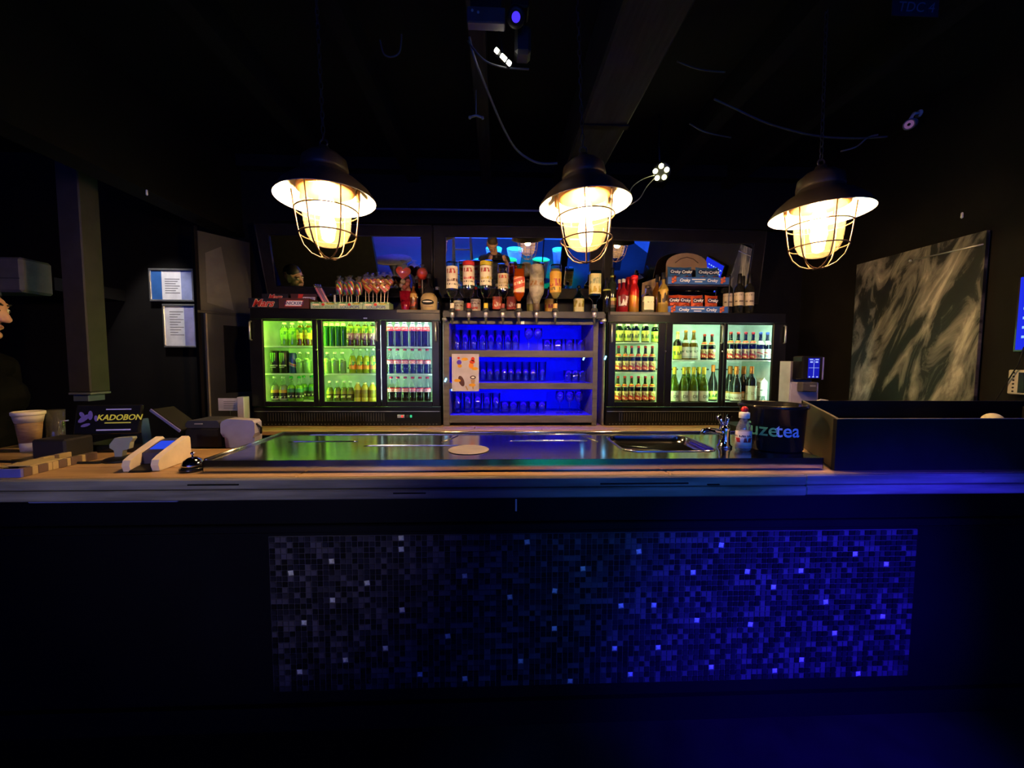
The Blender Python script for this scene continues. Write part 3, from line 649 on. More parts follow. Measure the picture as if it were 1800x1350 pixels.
def bottle(name, kind, h, r, glass, cap=None, labels=(), sq=0., cat='bottle', n=16, liq=None, sy=1., capz=.93):
    t = thing(name, 'bottle', cat); pf = prof(kind, h, r)
    MB().lathe(pf, n, sq=sq, sy=sy).build('can' if kind == 'can' else 'glass', glass, t)
    if liq:
        m_, fr = liq; zt = h*fr
        q = [(0.0001, .004)]+[(max(a-.0022, .002), max(b_, .004)) for a, b_ in pf[1:] if b_ < zt]+[(max(rad_at(pf, zt)-.0022, .002), zt), (.0001, zt)]
        MB().lathe(q, n, sq=sq, sy=sy).build('liquid', m_, t)
    if cap:
        rc = max(rad_at(pf, h*capz), pf[-1][0])*1.10
        MB().lathe([(rc, h*capz), (rc*1.04, h*capz+.002), (rc*1.02, h), (rc*.85, h*1.012), (.0001, h*1.014)], 14, sy=sy).build('cap', cap, t)
    for (z0, z1, m_) in labels:
        zs = sorted({z0*h, z1*h} | {b_ for _, b_ in pf if z0*h < b_ < z1*h})
        q = [(rad_at(pf, z_)+.0007, z_) for z_ in zs]
        mb = MB()
        vs = []; fs = []; nn = 20
        for (rr_, z_) in q:
            for k in range(nn):
                a = 2*PI*(k+.5)/nn; ca, sa = math.cos(a), math.sin(a); e = 1/((abs(ca)**sq+abs(sa)**sq)**(1/sq)) if sq else 1
                vs.append((rr_*ca*e, rr_*sa*e*sy, z_))
        for j in range(len(q)-1):
            for k in range(nn): fs.append((j*nn+k, j*nn+(k+1) % nn, (j+1)*nn+(k+1) % nn, (j+1)*nn+k))
        mb.add(vs, fs, True); mb.build('label', m_, t)
    return Proto(t)
brown = TG('brown_glass', (.16, .06, .015), 1., .05); dgreen = TG('dark_green_glass', (.06, .14, .03), 1., .05); wgreen = TG('wine_green_glass', (.34, .42, .08), 1., .05, .12, (.35, .45, .05))
black = PM('dark_bottle', (.010, .010, .009), .08); clear = TG('bottle_clear', (.88, .92, .88), 1.1, .04); cola = LQ('cola_drink', (.012, .006, .005), .3, .05)
yel = LQ('lemon_drink', (.75, .80, .05), .55); lime = LQ('lime_drink', (.45, .85, .10), .55); amber = LQ('tea_drink', (.35, .12, .02), .5); juice = LQ('juice_drink', (.85, .62, .08), .5)
capr = PM('red_crown', '#b8201c', .35, .3); capw = PM('white_crown', '#d8d8d0', .4); capg = PM('gold_foil', '#b06a28', .35, .4); capy = PM('yellow_foil', '#b8a030', .35, .3); capgr = PM('green_cap', '#2aa83a', .4); capo = PM('orange_crown', '#c0601c', .4)
L_cola = PRINT('cola_label', [(0, '#e8dcd8'), (.12, '#c02a2a'), (.3, '#e0d0cc'), (.72, '#c02a2a')], [(.32, .7, '#c03030', 9)])
L_colap = PRINT('cola_pet_label', [(0, '#e03a28'), (.5, '#e2402c')], [(.3, .7, '#f0c0b0', 8)])
L_beer = PRINT('beer_label', [(0, '#8a1a14'), (.10, '#b8281a'), (.58, '#d0c090')], [(.16, .36, '#f0d890', 8), (.5, .92, '#6a3a20', 7)], diag=.25)
L_beern = PRINT('beer_neck_label', [(0, '#16140e'), (.30, '#e0d8a0'), (.45, '#c83a20'), (.85, '#e8c850')])
L_beer0 = PRINT('pale_beer_label', [(0, '#c8d0c8'), (.5, '#d8e0d4'), (.62, '#c05050'), (.72, '#d0d8d0')], [(.2, .45, '#7088a8', 7)], diag=.3)
L_tea = PRINT('tea_label', [(0, '#c8b020'), (.1, '#e6de4a'), (.82, '#4a8a20')], [(.55, .82, '#3a6a18', 6), (.2, .35, '#d0a020', 8)])
L_fruit = PRINT('fruit_tea_label', [(0, '#7a4a70'), (.32, '#a86a8a'), (.48, '#cfd85a'), (.8, '#9ab03a')], [(.5, .85, '#3f7a2a', 5), (.1, .4, '#e0c0d0', 8)])
L_lem = PRINT('lemonade_label', [(0, '#d88a28'), (.4, '#e0702a'), (.55, '#c8d040')], [(.45, .95, '#3a7a3a', 5)])
L_dark = PRINT('dark_label', [(0, '#d8d8c8'), (.06, '#141210'), (.62, '#1a1612'), (.68, '#c0923a')], [(.1, .3, '#e0e0d0', 8)])
L_tonic = PRINT('tonic_label', [(0, '#0e1210'), (.5, '#20281c'), (.62, '#3a7a58')], [(.1, .3, '#dadac8', 8)])
L_yg = PRINT('yellow_green_label', [(0, '#b8c850'), (.5, '#d8e070')], [(.3, .7, '#3a5a20', 5)])
L_wb = PRINT('white_beer_label', [(0, '#a8c0b8'), (.2, '#d8e4dc'), (.7, '#c8dcd4')], [(.5, .7, '#5a7a60', 8)])
L_y2 = PRINT('yellow_beer_label', [(0, '#a8a828'), (.5, '#c8c840')], [(.3, .6, '#3a4a20', 6)])
L_db = PRINT('wine_label', [(0, '#b8c0a8'), (.5, '#c6ccb2')])
L_red = PRINT('red_wine_label', [(0, '#c8bfa0'), (.55, '#d6ccb0'), (.8, '#c08a40')], [(.2, .4, '#8a7a5a', 9)])
L_wht = PRINT('tall_wine_label', [(0, '#c8d0b8'), (.5, '#d2d8c0')], [(.4, .6, '#8a9a7a', 10)])
L_sprud = PRINT('round_label', [(0, '#8abf7a'), (.5, '#b0e090')], [(.4, .7, '#4a6a30', 9)])
dk = PM('print_dark', '#303a30', .6)
YB1, YB2 = 2.795, 2.868
def xat(px, Y): return at(px, 640, Y=Y).x
def rowpx(pr, pxs, Y, z, desc, where, grp): row(pr, [(xat(p_, Y), Y, z+.0006) for p_ in pxs], desc, where, grp)
LC = 'in the left cooler'; RC = 'in the right cooler'
# left cooler, first door
b_lim = bottle('lime_soda_bottle', 'tea', .165, .0278, clear, capw, [(.30, .70, PRINT('lime_label', [(0, '#8fd040'), (.5, '#a8dc50')], [(.5, .85, '#3f8a28', 5)]))], liq=(lime, .80))
rowpx(b_lim, [502, 516], YB1+.03, SL1, 'lime green soda bottle', 'on the top shelf, left cooler door', 'lime soda bottles')
b_tea = bottle('iced_tea_bottle', 'tea', .175, .0278, clear, capw, [(.28, .74, L_tea)], liq=(amber, .84))
rowpx(b_tea, [530, 544], YB1, SL1, 'iced tea bottle with yellow label', 'on the top shelf, left cooler', 'iced tea bottles')
can1 = bottle('energy_drink_can', 'can', .160, .0325, PM('can_black', (.012, .014, .012), .3, .4), cat='can', n=20)
clawm = PM('claw_green', '#8adf4a', .4)
for (sx_, l0, l1, d) in ((-.013, .145, .082, .003), (0, .145, .076, 0), (.013, .145, .086, -.002)):
    MB().prism([(sx_-.0045, l0), (sx_+.0045, l0), (sx_+.0035, (l0+l1)/2), (sx_+.0012+d, l1), (sx_-.0012+d, l1+.004), (sx_-.0035, (l0+l1)/2+.005)], -.0335, -.0315).build('claw_mark', clawm, can1.o)
text('MONSTER', .0135, PM('can_print', '#d8e0d0', .5), can1.o, (0, 0, .055), bend=.0335)
MB().box(-.018, .018, -.0336, -.0325, .041, .0455).build('print_line', PM('can_print_2', '#a8b0a0', .5), can1.o)
rowpx(can1, [484, 500], YB1, SL2, 'tall black can with green claw marks', 'in the left cooler', 'black energy cans')
can2 = bottle('slim_can', 'can', .145, .0265, PRINT('can_blue_silver', [(0, '#2a3f78'), (.42, '#8a9aa8'), (.48, '#c05070'), (.54, '#d8c060'), (.58, '#2a3f80')], diag=.15, metal=.4, rough=.3), cat='can')
rowpx(can2, [515], YB1, SL2, 'slim blue and silver can', 'beside the black cans', 'slim cans')
b_wat = bottle('mineral_water_bottle', 'stub', .150, .0262, clear, capw, [(.62, .64, capw)], liq=(LQ('pale_water', (.55, .75, .45), .6), .60))
MB().lathe([(.0001, 0), (.017, .0003), (.017, .0012), (.0001, .0016)], 18).xf(Matrix.Translation((0, -.0245, .093)) @ Matrix.Rotation(PI/2, 4, 'X')).build('round_label', L_sprud, b_wat.o)
rowpx(b_wat, [527, 541], YB1, SL2, 'clear bottle with round label', 'right of the slim can', 'water bottles by the slim can')
rowpx(b_wat, [576, 589, 602], YB1, SL2, 'clear water bottles with round labels', 'behind the middle left-cooler door', 'water bottles, middle door')
b_dark = bottle('tonic_bottle', 'long', .178, .027, clear, capw, [(.10, .47, L_dark)], liq=(LQ('tonic_water', (.55, .62, .40), .6), .66))
rowpx(b_dark, [482, 497], YB1, SLB, 'clear bottle with dark label', 'on the left cooler floor', 'dark label tonic bottles')
b_ton = bottle('tonic_bottle', 'long', .178, .027, clear, capgr, [(.14, .52, L_tonic)], liq=(lime, .66))
rowpx(b_ton, [511, 525], YB1, SLB, 'green tonic bottle with black label', 'on the left cooler floor', 'green tonic bottles')
rowpx(b_ton, [533, 547], YB2+.06, SLB, 'green tonic bottle', 'standing further back in the left cooler', 'green tonic bottles at the back')
# middle door
b_gr = bottle('green_soda_bottle', 'pet', .185, .0203, LQ('green_pet', (.02, .16, .025), .5), PM('pale_green_top', '#c8f0c0', .4), [(.78, .90, PM('pale_label', '#d8f8d0', .5))])
rowpx(b_gr, [575, 585, 595, 605], YB1, SL1, 'dark green soda bottles', 'on the middle door top shelf', 'green soda bottles')
b_fr = bottle('fruit_tea_bottle', 'tea', .185, .0255, clear, capw, [(.26, .78, L_fruit)], liq=(LQ('berry_tea', (.12, .03, .03), .4), .84))
rowpx(b_fr, [617, 630, 643, 655], YB1, SL1, 'fruit tea bottles with pink and green labels', LC, 'fruit tea bottles')
b_lm = bottle('lemonade_bottle', 'stub', .178, .0252, clear, capw, [(.18, .50, L_lem)], liq=(yel, .72))
rowpx(b_lm, [620, 633, 645, 656], YB1, SL2, 'bright yellow lemonade bottles', LC, 'lemonade bottles')
b_ju = bottle('juice_bottle', 'pet', .135, .0262, LQ('juice_pet', (.80, .66, .10), .5), PM('cream_cap', '#e8dca0', .5), [(.22, .62, PRINT('juice_label', [(0, '#8a7a20'), (.5, '#7a6a2a')]))])
rowpx(b_ju, [628, 641, 654], YB1, SLB, 'yellow juice bottles', 'on the left cooler floor', 'yellow juice bottles')
b_sm = bottle('mixer_bottle', 'stub', .145, .0238, clear, capw, [(.16, .52, PRINT('mixer_label', [(0, '#3a3a18'), (.45, '#28260f'), (.6, '#8a8a30')], [(.1, .4, '#c8c880', 5)]))], liq=(LQ('mixer_drink', (.30, .34, .08), .5), .70))
rowpx(b_sm, [579, 592, 604, 615], YB1, SLB, 'small mixer bottles with dark labels', LC, 'small mixer bottles')
# third door
b_c1 = bottle('cola_bottle', 'pet', .180, .0258, cola, PM('bright_cap', '#e8e0dc', .4), [(.62, .80, L_colap), (.80, .90, PM('cola_shoulder', '#e8d8d0', .4))])
rowpx(b_c1, [686, 699, 712, 726, 738, 750], YB1, SL1, 'plastic cola bottles with red labels', 'on the top cooler shelf', 'cola bottles, top shelf')
b_c2 = bottle('cola_bottle', 'cola', .178, .0262, clear, capr, [(.40, .56, L_cola)], liq=(cola, .58))
rowpx(b_c2, [686, 699, 712, 725, 738, 751], YB1, SL2, 'glass cola bottles', 'on the middle cooler shelf', 'cola bottles, middle shelf')
rowpx(b_c2, [687, 699, 712, 725, 738, 751], YB1, SLB, 'glass cola bottles', 'on the left cooler floor', 'cola bottles, bottom')
# right cooler, first door
b_yg = bottle('pale_ale_bottle', 'stub', .172, .0275, dgreen, capw, [(.06, .50, L_yg), (.70, .88, capw)])
rowpx(b_yg, [1088, 1102, 1116, 1133], YB1, SR1, 'dark bottles with yellow-green labels', RC, 'yellow-green label bottles')
rowpx(b_yg, [1150], YB2, SR1, 'single yellow-green label bottle', 'right of the row, right cooler', 'single label bottle')
b_be = bottle('beer_bottle', 'long', .188, .0243, brown, capr, [(.08, .42, L_beer), (.55, .70, L_beern)], liq=(LQ('beer', (.10, .035, .01), .4), .7))
rowpx(b_be, [1087, 1099, 1110, 1122, 1134, 1146], YB1, SR2, 'brown beer bottles with red labels', 'on the right cooler middle shelf', 'beer bottles, middle shelf')
rowpx(b_be, [1087, 1099, 1111, 1123, 1135, 1147], YB1, 1.160, 'brown beer bottles', 'on the right cooler floor', 'beer bottles, bottom')
b_y2 = bottle('yellow_label_bottle', 'spirit', .205, .031, brown, PM('yellow_cap', '#c8c060', .4), [(.03, .50, L_y2), (.74, .92, PM('yellow_neck', '#d8dc80', .5))])
rowpx(b_y2, [1190], YB1, SR3, 'brown bottle with a big yellow label', 'right cooler middle door', 'yellow label bottle')
b_wb = bottle('white_label_beer', 'burg', .215, .031, LQ('amber_glass', (.20, .11, .01), .5), capg, [(.06, .44, L_wb), (.58, .68, L_wb)])
rowpx(b_wb, [1204, 1218], YB1+.01, SR3, 'amber beer bottle with white label', RC, 'white label beers')
rowpx(b_be, [1237, 1250], YB1, SR3, 'brown beer bottle', 'behind the middle door, right cooler', 'beers, middle door')
b_db = bottle('white_wine_bottle', 'burg', .255, .0342, wgreen, capy, [(.03, .32, L_db)], capz=.80, liq=(LQ('white_wine', (.42, .48, .06), .6), .70))
text('DB', .032, dk, b_db.o, (0, 0, .040), bend=.0352, bold=.01)
rowpx(b_db, [1186, 1203, 1220, 1238], YB1, 1.160, 'green wine bottles marked DB', RC, 'white wine bottles')
rowpx(b_db, [1211, 1229], YB2+.02, 1.160, 'back-row green wine bottle', 'behind the marked ones', 'white wine bottles behind')
b_dk = bottle('dark_wine_bottle', 'burg', .27, .034, black, capo, [(.05, .28, L_yg)], capz=.82)
rowpx(b_dk, [1254], YB2, 1.160, 'dark slim bottle with orange neck', 'beside the green wine bottles', 'slim dark bottle')
b_b2 = bottle('beer_bottle', 'long', .205, .0262, TG('blue_brown_glass', (.12, .07, .04), 1., .05), capr, [(.06, .40, L_beer), (.56, .70, L_beern)], liq=(LQ('beer2', (.06, .03, .02), .4), .7))
rowpx(b_b2, [1283, 1296, 1309, 1322], YB1, SR3, 'beer bottles with red labels', 'behind the last door, right cooler', 'beer bottles, last door')
b_b0 = bottle('beer_bottle', 'long', .205, .0262, TG('blue_glass', (.10, .12, .30), 1., .05), PM('blue_crown', '#3a5ab8', .4), [(.06, .40, L_beer0), (.56, .70, PM('pale_neck', '#c8d8d0', .5))])
rowpx(b_b0, [1335, 1347], YB1, SR3, 'blue-tinted beer bottle with pale label', RC, 'pale label beers')
b_rw = bottle('red_wine_bottle', 'burg', .262, .0385, black, capg, [(.04, .28, L_red)], capz=.78)
row(b_rw, [(xat(p_, y_), y_, 1.1606) for p_, y_ in ((1284, 2.885), (1295, 2.805), (1308, 2.875))], 'dark wine bottles with gold necks', 'on the right cooler floor', 'red wine bottles')
b_rw2 = bottle('red_wine_bottle', 'wine', .262, .036, black, capg, [(.05, .46, L_wht)], capz=.80)
rowpx(b_rw2, [1322], YB1, 1.160, 'dark wine bottle with a tall white label', 'beside the carton', 'white label red wine')
# milk carton
p = at(1339, 690, Y=YB1)
mk = thing('milk_carton', 'white milk carton at the right end of the right cooler', 'carton', (p.x, YB1+.01, 1.1606))
MB().bbox(-.028, .028, -.03, .03, 0, .150, .002).build('body', PRINT('carton_print', [(0, '#c8d0c0'), (.5, '#d8dccc')], [(.02, .3, '#4a5a4a', 5), (.70, .74, '#a05050', 6)]), mk)
MB().prism([(-.028, .150), (.028, .150), (.003, .172), (.003, .18), (-.003, .18), (-.003, .172)], -.03, .03).build('gable', PM('carton_top', '#d0d8cc', .5), mk)
text('MILCH', .019, dk, mk, (0, -.0306, .088), bold=.01)

# ------------------------------------------------------------------ spirits in optics above the shelf unit
rail = thing('optics_rail', 'dark bar carrying the upside-down spirit bottles', 'rail', (0, 2.66, 0))
za = at(915, 559, Y=2.66).z; zb = at(915, 547, Y=2.66).z
MB().bbox(at(779, 550, Y=2.66).x, at(1062, 550, Y=2.66).x, -.012, .012, za, zb, .003).build('bar', PM('rail_dark', (.03, .028, .027), .5), rail)
for px in (782, 1060):
    x = at(px, 560, Y=2.66).x; MB().cyl((x, -.028, za-.015), (x, .035, za-.015), .016, n=16).build('end_fitting', greyal, rail)
    MB().bbox(x-.008, x+.008, -.005, .03, za-.02, za+.01, .002).build('bracket', blackmt, rail)
spclear = TG('spirit_clear', (.93, .95, .95), 3.2, .07); foil = PM('cork_white', '#c8c0b0', .5)
def plabel(n, a, b_, c=None, t1='#5a2a20', t2='#a02a20'):
    return PRINT(n, [(0, a), (.12, b_), (.86, c or a)], [(.55, .68, t1, 10), (.12, .32, t2, 5), (.78, .84, '#303030', 12)])
frost = TG('frosted_white', (.62, .60, .56), .6, .3, .75, (.62, .58, .52))
optics = [
    (795, 461, 'clear spirit bottle, white label', dict(kind='spirit', r=.0385, glass=spclear, labels=[(.10, .56, plabel('spl1', '#d8cfc2', '#d2c8ba'))], cap=foil)),
    (824, 460, 'clear spirit bottle, red band', dict(kind='spirit', r=.0385, glass=spclear, labels=[(.10, .50, plabel('spl2', '#d8cfc2', '#d2c4b6', t1='#c02a30')), (.0, .09, PM('red_band', '#c82a2c', .5))], cap=PM('red_neck', '#b8282a', .4))),
    (854, 460, 'clear spirit bottle, yellow band', dict(kind='spirit', r=.0385, glass=spclear, labels=[(.10, .50, plabel('spl3', '#d8d2c0', '#d2ccb6', t1='#b8a030')), (.0, .09, PM('yellow_band', '#c8b42a', .5))], cap=PM('yellow_neck2', '#c8b030', .4))),
    (884, 468, 'slim clear spirit bottle, tan label', dict(kind='spirit', r=.034, glass=spclear, labels=[(.18, .52, plabel('spl4', '#b8a890', '#b0a088', t1='#8a7a50'))], cap=PM('dark_red_neck', '#7a1f1f', .4))),
    (912, 466, 'square amber spirit bottle, slanted red label', dict(kind='spiritlong', r=.037, glass=TG('amber_spirit', (.95, .62, .30), 1.2, .03), labels=[(.28, .62, PRINT('slant_label', [(0, '#c05028'), (.12, '#e0a080'), (.2, '#b83a24'), (.85, '#e0b090')], [(.4, .6, '#f0d0b0', 9)], diag=.25))], sq=5., liq=(LQ('whisky', (.75, .26, .03), .6), .90), cap=foil)),
    (943, 466, 'frosted white tapering spirit bottle', dict(kind='taper', r=.050, glass=frost, labels=[(.34, .50, PRINT('palm_label', [(0, '#8a8274'), (.5, '#958c7e')], [(.2, .8, '#7a5020', 4)]))], cap=PM('brown_neck', '#4a3a30', .5))),
    (976, 466, 'golden rum bottle, yellow label', dict(kind='spirit', r=.0385, glass=spclear, labels=[(.16, .62, PRINT('rum_label', [(0, '#c89a34'), (.5, '#d0a23c')], [(.35, .7, '#9a2a2a', 5), (.75, .9, '#5a4a20', 9)]))], liq=(LQ('rum', (.80, .62, .22), .6), .80), cap=PM('gold_neck', '#c89a50', .4))),
    (1045, 477, 'flat pale blue gin bottle, cream label', dict(kind='spiritlong', r=.0365, glass=TG('blue_gin_glass', (.40, .78, .80), 1.2, .03), labels=[(.08, .60, PRINT('gin_label', [(0, '#c8c088'), (.5, '#d4ca90')], [(.62, .92, '#b0962a', 4), (.2, .5, '#7a8a70', 12)]))], sq=5., cap=PM('steel_neck', '#6a6a70', .35, .6))),
]
opm = PM('optic_silver', (.42, .40, .46), .3, .6)
for i, (px, ytop, lab, d) in enumerate(optics):
    Y = 2.60; p = at(px, 545, Y=Y); ztop = at(px, ytop, Y=Y).z; zn = at(px, 545, Y=Y).z
    h = (ztop-zn)*1.0
    pr = bottle('spirit_bottle', d['kind'], h, d['r'], d['glass'], d.get('cap'), d.get('labels', ()), sq=d.get('sq', 0), liq=None, capz=.86)
    if d.get('liq'):
        m_, fr = d['liq']; pf = prof(d['kind'], h, d['r'])
        q = [(0.0001, h*.10), (rad_at(pf, h*.10)-.003, h*.10)]+[(a-.003, b_) for a, b_ in pf[2:] if h*.10 < b_ < h*.97]
        MB().lathe(q, 16, sq=d.get('sq', 0)).build('liquid', m_, pr.o)
    o = pr.put((p.x, Y, ztop), lab+', hung upside down', 'spirit bottles in optics'); o.rotation_euler = (PI, 0, 0)
    t = thing('optic_measure', '%s optic spirit measure from left on the dark rail' % (ORD[i] if i < 7 else 'rightmost'), 'optic', (p.x, Y, zn), group='optic measures')
    z1 = at(px, 570, Y=Y).z-zn
    MB().lathe([(.012, .012), (.018, .010), (.022, .0), (.022, -.010), (.012, -.014), (.0001, -.015)], 14).build('cup', graphite, t)
    MB().lathe([(.011, -.014), (.014, -.020), (.013, -.045), (.009, -.05), (.0001, -.051)], 14).build('chamber', opm, t)
    MB().lathe([(.009, -.05), (.010, -.056), (.006, -.085), (.0035, -.095), (.0001, -.096)], 12).build('nozzle', graphite, t)
    MB().bbox(-.006, .006, .010, .05, -.030, -.016, .002).build('clamp', graphite, t)
# bottles standing behind the rail
def stand(px, ybase, ytop, Y, lab, **d):
    x = at(px, 540, Y=Y).x; h = (at(px, ytop, Y=Y).z-ZT-.001)
    pr = bottle('spirit_bottle', d['kind'], h, d['r'], d['glass'], d.get('cap'), d.get('labels', ()), sq=d.get('sq', 0), liq=d.get('liq'), sy=d.get('sy', 1.), capz=d.get('capz', .9))
    return pr.put((x, Y, d.get('z', ZT)+.001), lab, d.get('group', 'spirit bottles standing on the back bar'), rz=d.get('rz', 0))
zts = ZW+zz(556)
for (px, yt, lab, d) in [
    (806, 500, 'clear bottle standing behind the first optic', dict(kind='spirit', r=.037, glass=spclear, labels=[(.1, .5, plabel('stl1', '#b8b4a6', '#aaa698'))], cap=foil)),
    (836, 505, 'clear bottle with red and white label standing behind optics', dict(kind='spirit', r=.037, glass=spclear, labels=[(.02, .2, PM('stl2b', '#c02a28', .5)), (.22, .6, plabel('stl2', '#c8bcb0', '#c0a8a0'))], cap=capr)),
    (874, 500, 'square whisky bottle with slanted red label, standing left', dict(kind='spiritlong', r=.034, glass=spclear, sq=5., labels=[(.25, .62, PRINT('sl_a', [(0, '#b83a24'), (.5, '#c04a2a')], [(.3, .7, '#f0d0b0', 8)], diag=.3))], cap=foil)),
    (899, 500, 'square whisky bottle with slanted red label, standing right', dict(kind='spiritlong', r=.034, glass=spclear, sq=5., labels=[(.25, .62, PRINT('sl_b', [(0, '#b83a24'), (.5, '#c04a2a')], [(.3, .7, '#f0d0b0', 8)], diag=.3))], cap=foil)),
    (935, 498, 'frosted grey bottle standing behind the white one', dict(kind='taper', r=.040, glass=frost, labels=[(.2, .4, PM('green_seal', '#8a8a40', .5))], cap=foil)),
    (966, 505, 'golden rum bottle standing on the back bar', dict(kind='spirit', r=.036, glass=spclear, labels=[(.2, .6, PRINT('rum2', [(0, '#b88a2c'), (.5, '#c0923a')], [(.3, .6, '#8a2a2a', 5)]))], liq=(LQ('rum_b', (.70, .50, .12), .6), .62), cap=blackpl)),
    (1017, 503, 'pale blue gin bottle with cream label standing upright', dict(kind='spiritlong', r=.036, glass=TG('gin_b', (.40, .76, .78), 1.2, .03), sq=5., labels=[(.04, .60, PRINT('gin2', [(0, '#c8c088'), (.5, '#d0c68c')], [(.55, .9, '#a08a2a', 4)]))], cap=blackpl)),
]:
    d['z'] = zts; x = at(px, 540, Y=2.86).x; h = at(px, yt, Y=2.86).z-zts
    pr = bottle('spirit_bottle', d['kind'], h, d['r'], d['glass'], d.get('cap'), d['labels'], sq=d.get('sq', 0), liq=d.get('liq')); pr.put((x, 2.86, zts+.001), lab, 'spirit bottles standing behind the rail')

# ------------------------------------------------------------------ things on the right cooler
def onr(px, Y=2.79): return at(px, 540, Y=Y).x
stand(1066, 0, 488, 2.80, 'tall black bottle at the left end of the right cooler', kind='wine', r=.030, glass=black, labels=[(.62, .66, PM('pale_ring', '#9a9a40', .5))])
stand(1075, 0, 472, 2.84, 'black bottle with green and yellow label on the cooler', kind='wine', r=.034, glass=PM('dark_green_bottle', (.015, .02, .012), .1), labels=[(.12, .34, PRINT('herb_label', [(0, '#3a2a14'), (.3, '#8a5a30'), (.7, '#c8c040')])), (.80, .84, PM('yellow_ring', '#a8a83a', .5))], cap=blackpl)
stand(1088, 0, 492, 2.86, 'red syrup bottle with pale cap, behind', kind='spirit', r=.030, glass=LQ('red_syrup', (.45, .02, .03), .4), cap=PM('pale_cap', '#b0aca0', .4))
stand(1095, 0, 491, 2.78, 'red syrup bottle with white house print', kind='spirit', r=.036, glass=LQ('red_syrup2', (.5, .02, .03), .4), labels=[(.16, .52, PRINT('house_print', [(0, '#7a1418'), (.5, '#8a181c')], [(.1, .9, '#e8d8d0', 5)]))], cap=PM('clear_cap', '#c0bcb0', .3))
stand(1104, 0, 486, 2.88, 'plain red aluminium bottle at the back', kind='alu', r=.034, glass=PM('alu_red', '#c01c20', .3, .5), capz=.94)
stand(1114, 0, 485, 2.78, 'red and orange aluminium bottle with upright lettering', kind='alu', r=.035, glass=PRINT('alu_grad', [(0, '#b8862a'), (.18, '#d0822a'), (.5, '#c8301e'), (.6, '#c81c20')], metal=.4, rough=.28, diag=.1), cap=PM('alu_cap', '#d01c20', .3))
o = stand(1138, 0, 502, 2.80, 'square flat liqueur bottle with a cream label', kind='spirit', r=.046, glass=spclear, sq=6., sy=.55, cap=PM('brown_stopper', '#3a2a20', .4), liq=(LQ('cream_liqueur', (.80, .74, .40), .6), .60))
MB().bbox(-.036, .036, -.0285, -.027, .022, .118, .002).build('front_label', PRINT('cream_label', [(0, '#e8e0b0'), (.5, '#f0e8b8')], [(.55, .62, '#8a8a50', 8)]), o)
stand(1154, 0, 484, 2.86, 'amber liqueur bottle with a black cap', kind='spirit', r=.030, glass=LQ('amber_liq', (.45, .18, .02), .6), cap=blackpl, capz=.82)
stand(1165, 0, 480, 2.79, 'golden liqueur bottle with an anchor-like round emblem', kind='spirit', r=.036, glass=LQ('gold_liq', (.70, .48, .10), .6), labels=[(.22, .58, PRINT('emblem', [(0, '#c09a3c'), (.5, '#c8a24a')], [(.1, .9, '#3a2a14', 4)]))], cap=blackpl, capz=.84)
wines = [(1279, 484, 2.84, 'leftmost wine bottle with a narrow cream label'), (1298, 482, 2.78, 'middle wine bottle with a square cream label'), (1304, 486, 2.88, 'plain dark wine bottle standing behind the labelled ones'), (1316, 482, 2.78, 'rightmost wine bottle with a square cream label')]
lw = PRINT('cellar_label', [(0, '#b8ac98'), (.5, '#c2b6a2')], [(.28, .38, '#4a4038', 5), (.75, .85, '#8a8070', 9)])
for i, (px, yt, Y, lab) in enumerate(wines):
    stand(px, 0, yt, Y, lab+' on the cooler', kind='wine', r=.032, glass=black, labels=[] if i == 2 else [(.20, .53, lw)], cap=blackpl, capz=.76, group='wine bottles on the cooler')
# crisps rack with two display boxes
cb = PM('crisp_box_blue', '#2a5aa8', .5); cbw = PM('crisp_white', '#e8e8e8', .5); nut = PM('crisp_orange', '#c05a34', .6); navyp = PM('crisp_navy', '#141a48', .5)
rx0, rx1 = onr(1172), onr(1279); zlo, zhi = ZT+.001, at(1225, 500, Y=2.79).z
rk = thing('wire_rack', 'two-tier wire rack holding the crisp boxes', 'rack', ((rx0+rx1)/2, 2.86, ZT))
hw = (rx1-rx0)/2
for sx_ in (-1, 1):
    for sy_ in (-.075, .1):
        MB().tube([(sx_*(hw+.004), sy_, .001), (sx_*(hw+.004), sy_, .27)], .003, 6).build('upright', PM('wire_grey', (.12, .12, .14), .4, .6), rk)
MB().bbox(-hw-.004, hw+.004, -.075, .1, zhi-ZT-.012, zhi-ZT-.003, .001).build('tray', PM('rack_tray', (.03, .03, .06), .4), rk)
MB().bbox(-hw, hw*.55, .088, .094, .05, .16, .001).build('back_card', PM('violet_card', '#5a5a9a', .6), rk)
def crisp_box(z, lab):
    t = thing('display_box', lab, 'box', ((rx0+rx1)/2, 2.795, z)); H = .052
    MB().bbox(-hw, hw, -.012, -.008, 0, H, .001).build('front', cb, t)
    MB().box(-hw, -hw+.003, -.008, .14, 0, H).box(hw-.003, hw, -.008, .14, 0, H).box(-hw, hw, .137, .14, 0, H).box(-hw, hw, -.008, .14, 0, .003).build('tray', cb, t)
    for s_ in (-1, 1):
        text('Croky', .030, cbw, t, (s_*hw*.45, -.0125, H*.52), bold=.03, shear=.15)
        for k in range(4): MB().lathe([(.0001, 0), (.011, .0005), (.008, .0015), (.0001, .002)], 10).xf(Matrix.Translation((s_*hw*.80+(k % 2)*.016-.008, -.0125, .015+.013*k*.8)) @ Matrix.Rotation(PI/2, 4, 'X')).build('printed_crisp', nut, t)
    MB().box(-.05, .05, -.0125, -.012, H*.58, H*.74).build('print_line', cbw, t); MB().box(-.028, .028, -.0125, -.012, H*.28, H*.40).build('print_line', cbw, t)
    return t
crisp_box(zlo, 'lower blue crisp display box on the cooler top'); crisp_box(zhi, 'upper blue crisp display box on the wire rack')
kraft = PM('kraft_card', (.30, .19, .10), .7, col2=(.36, .23, .12), scale=8)
ctr = (rx0+rx1)/2
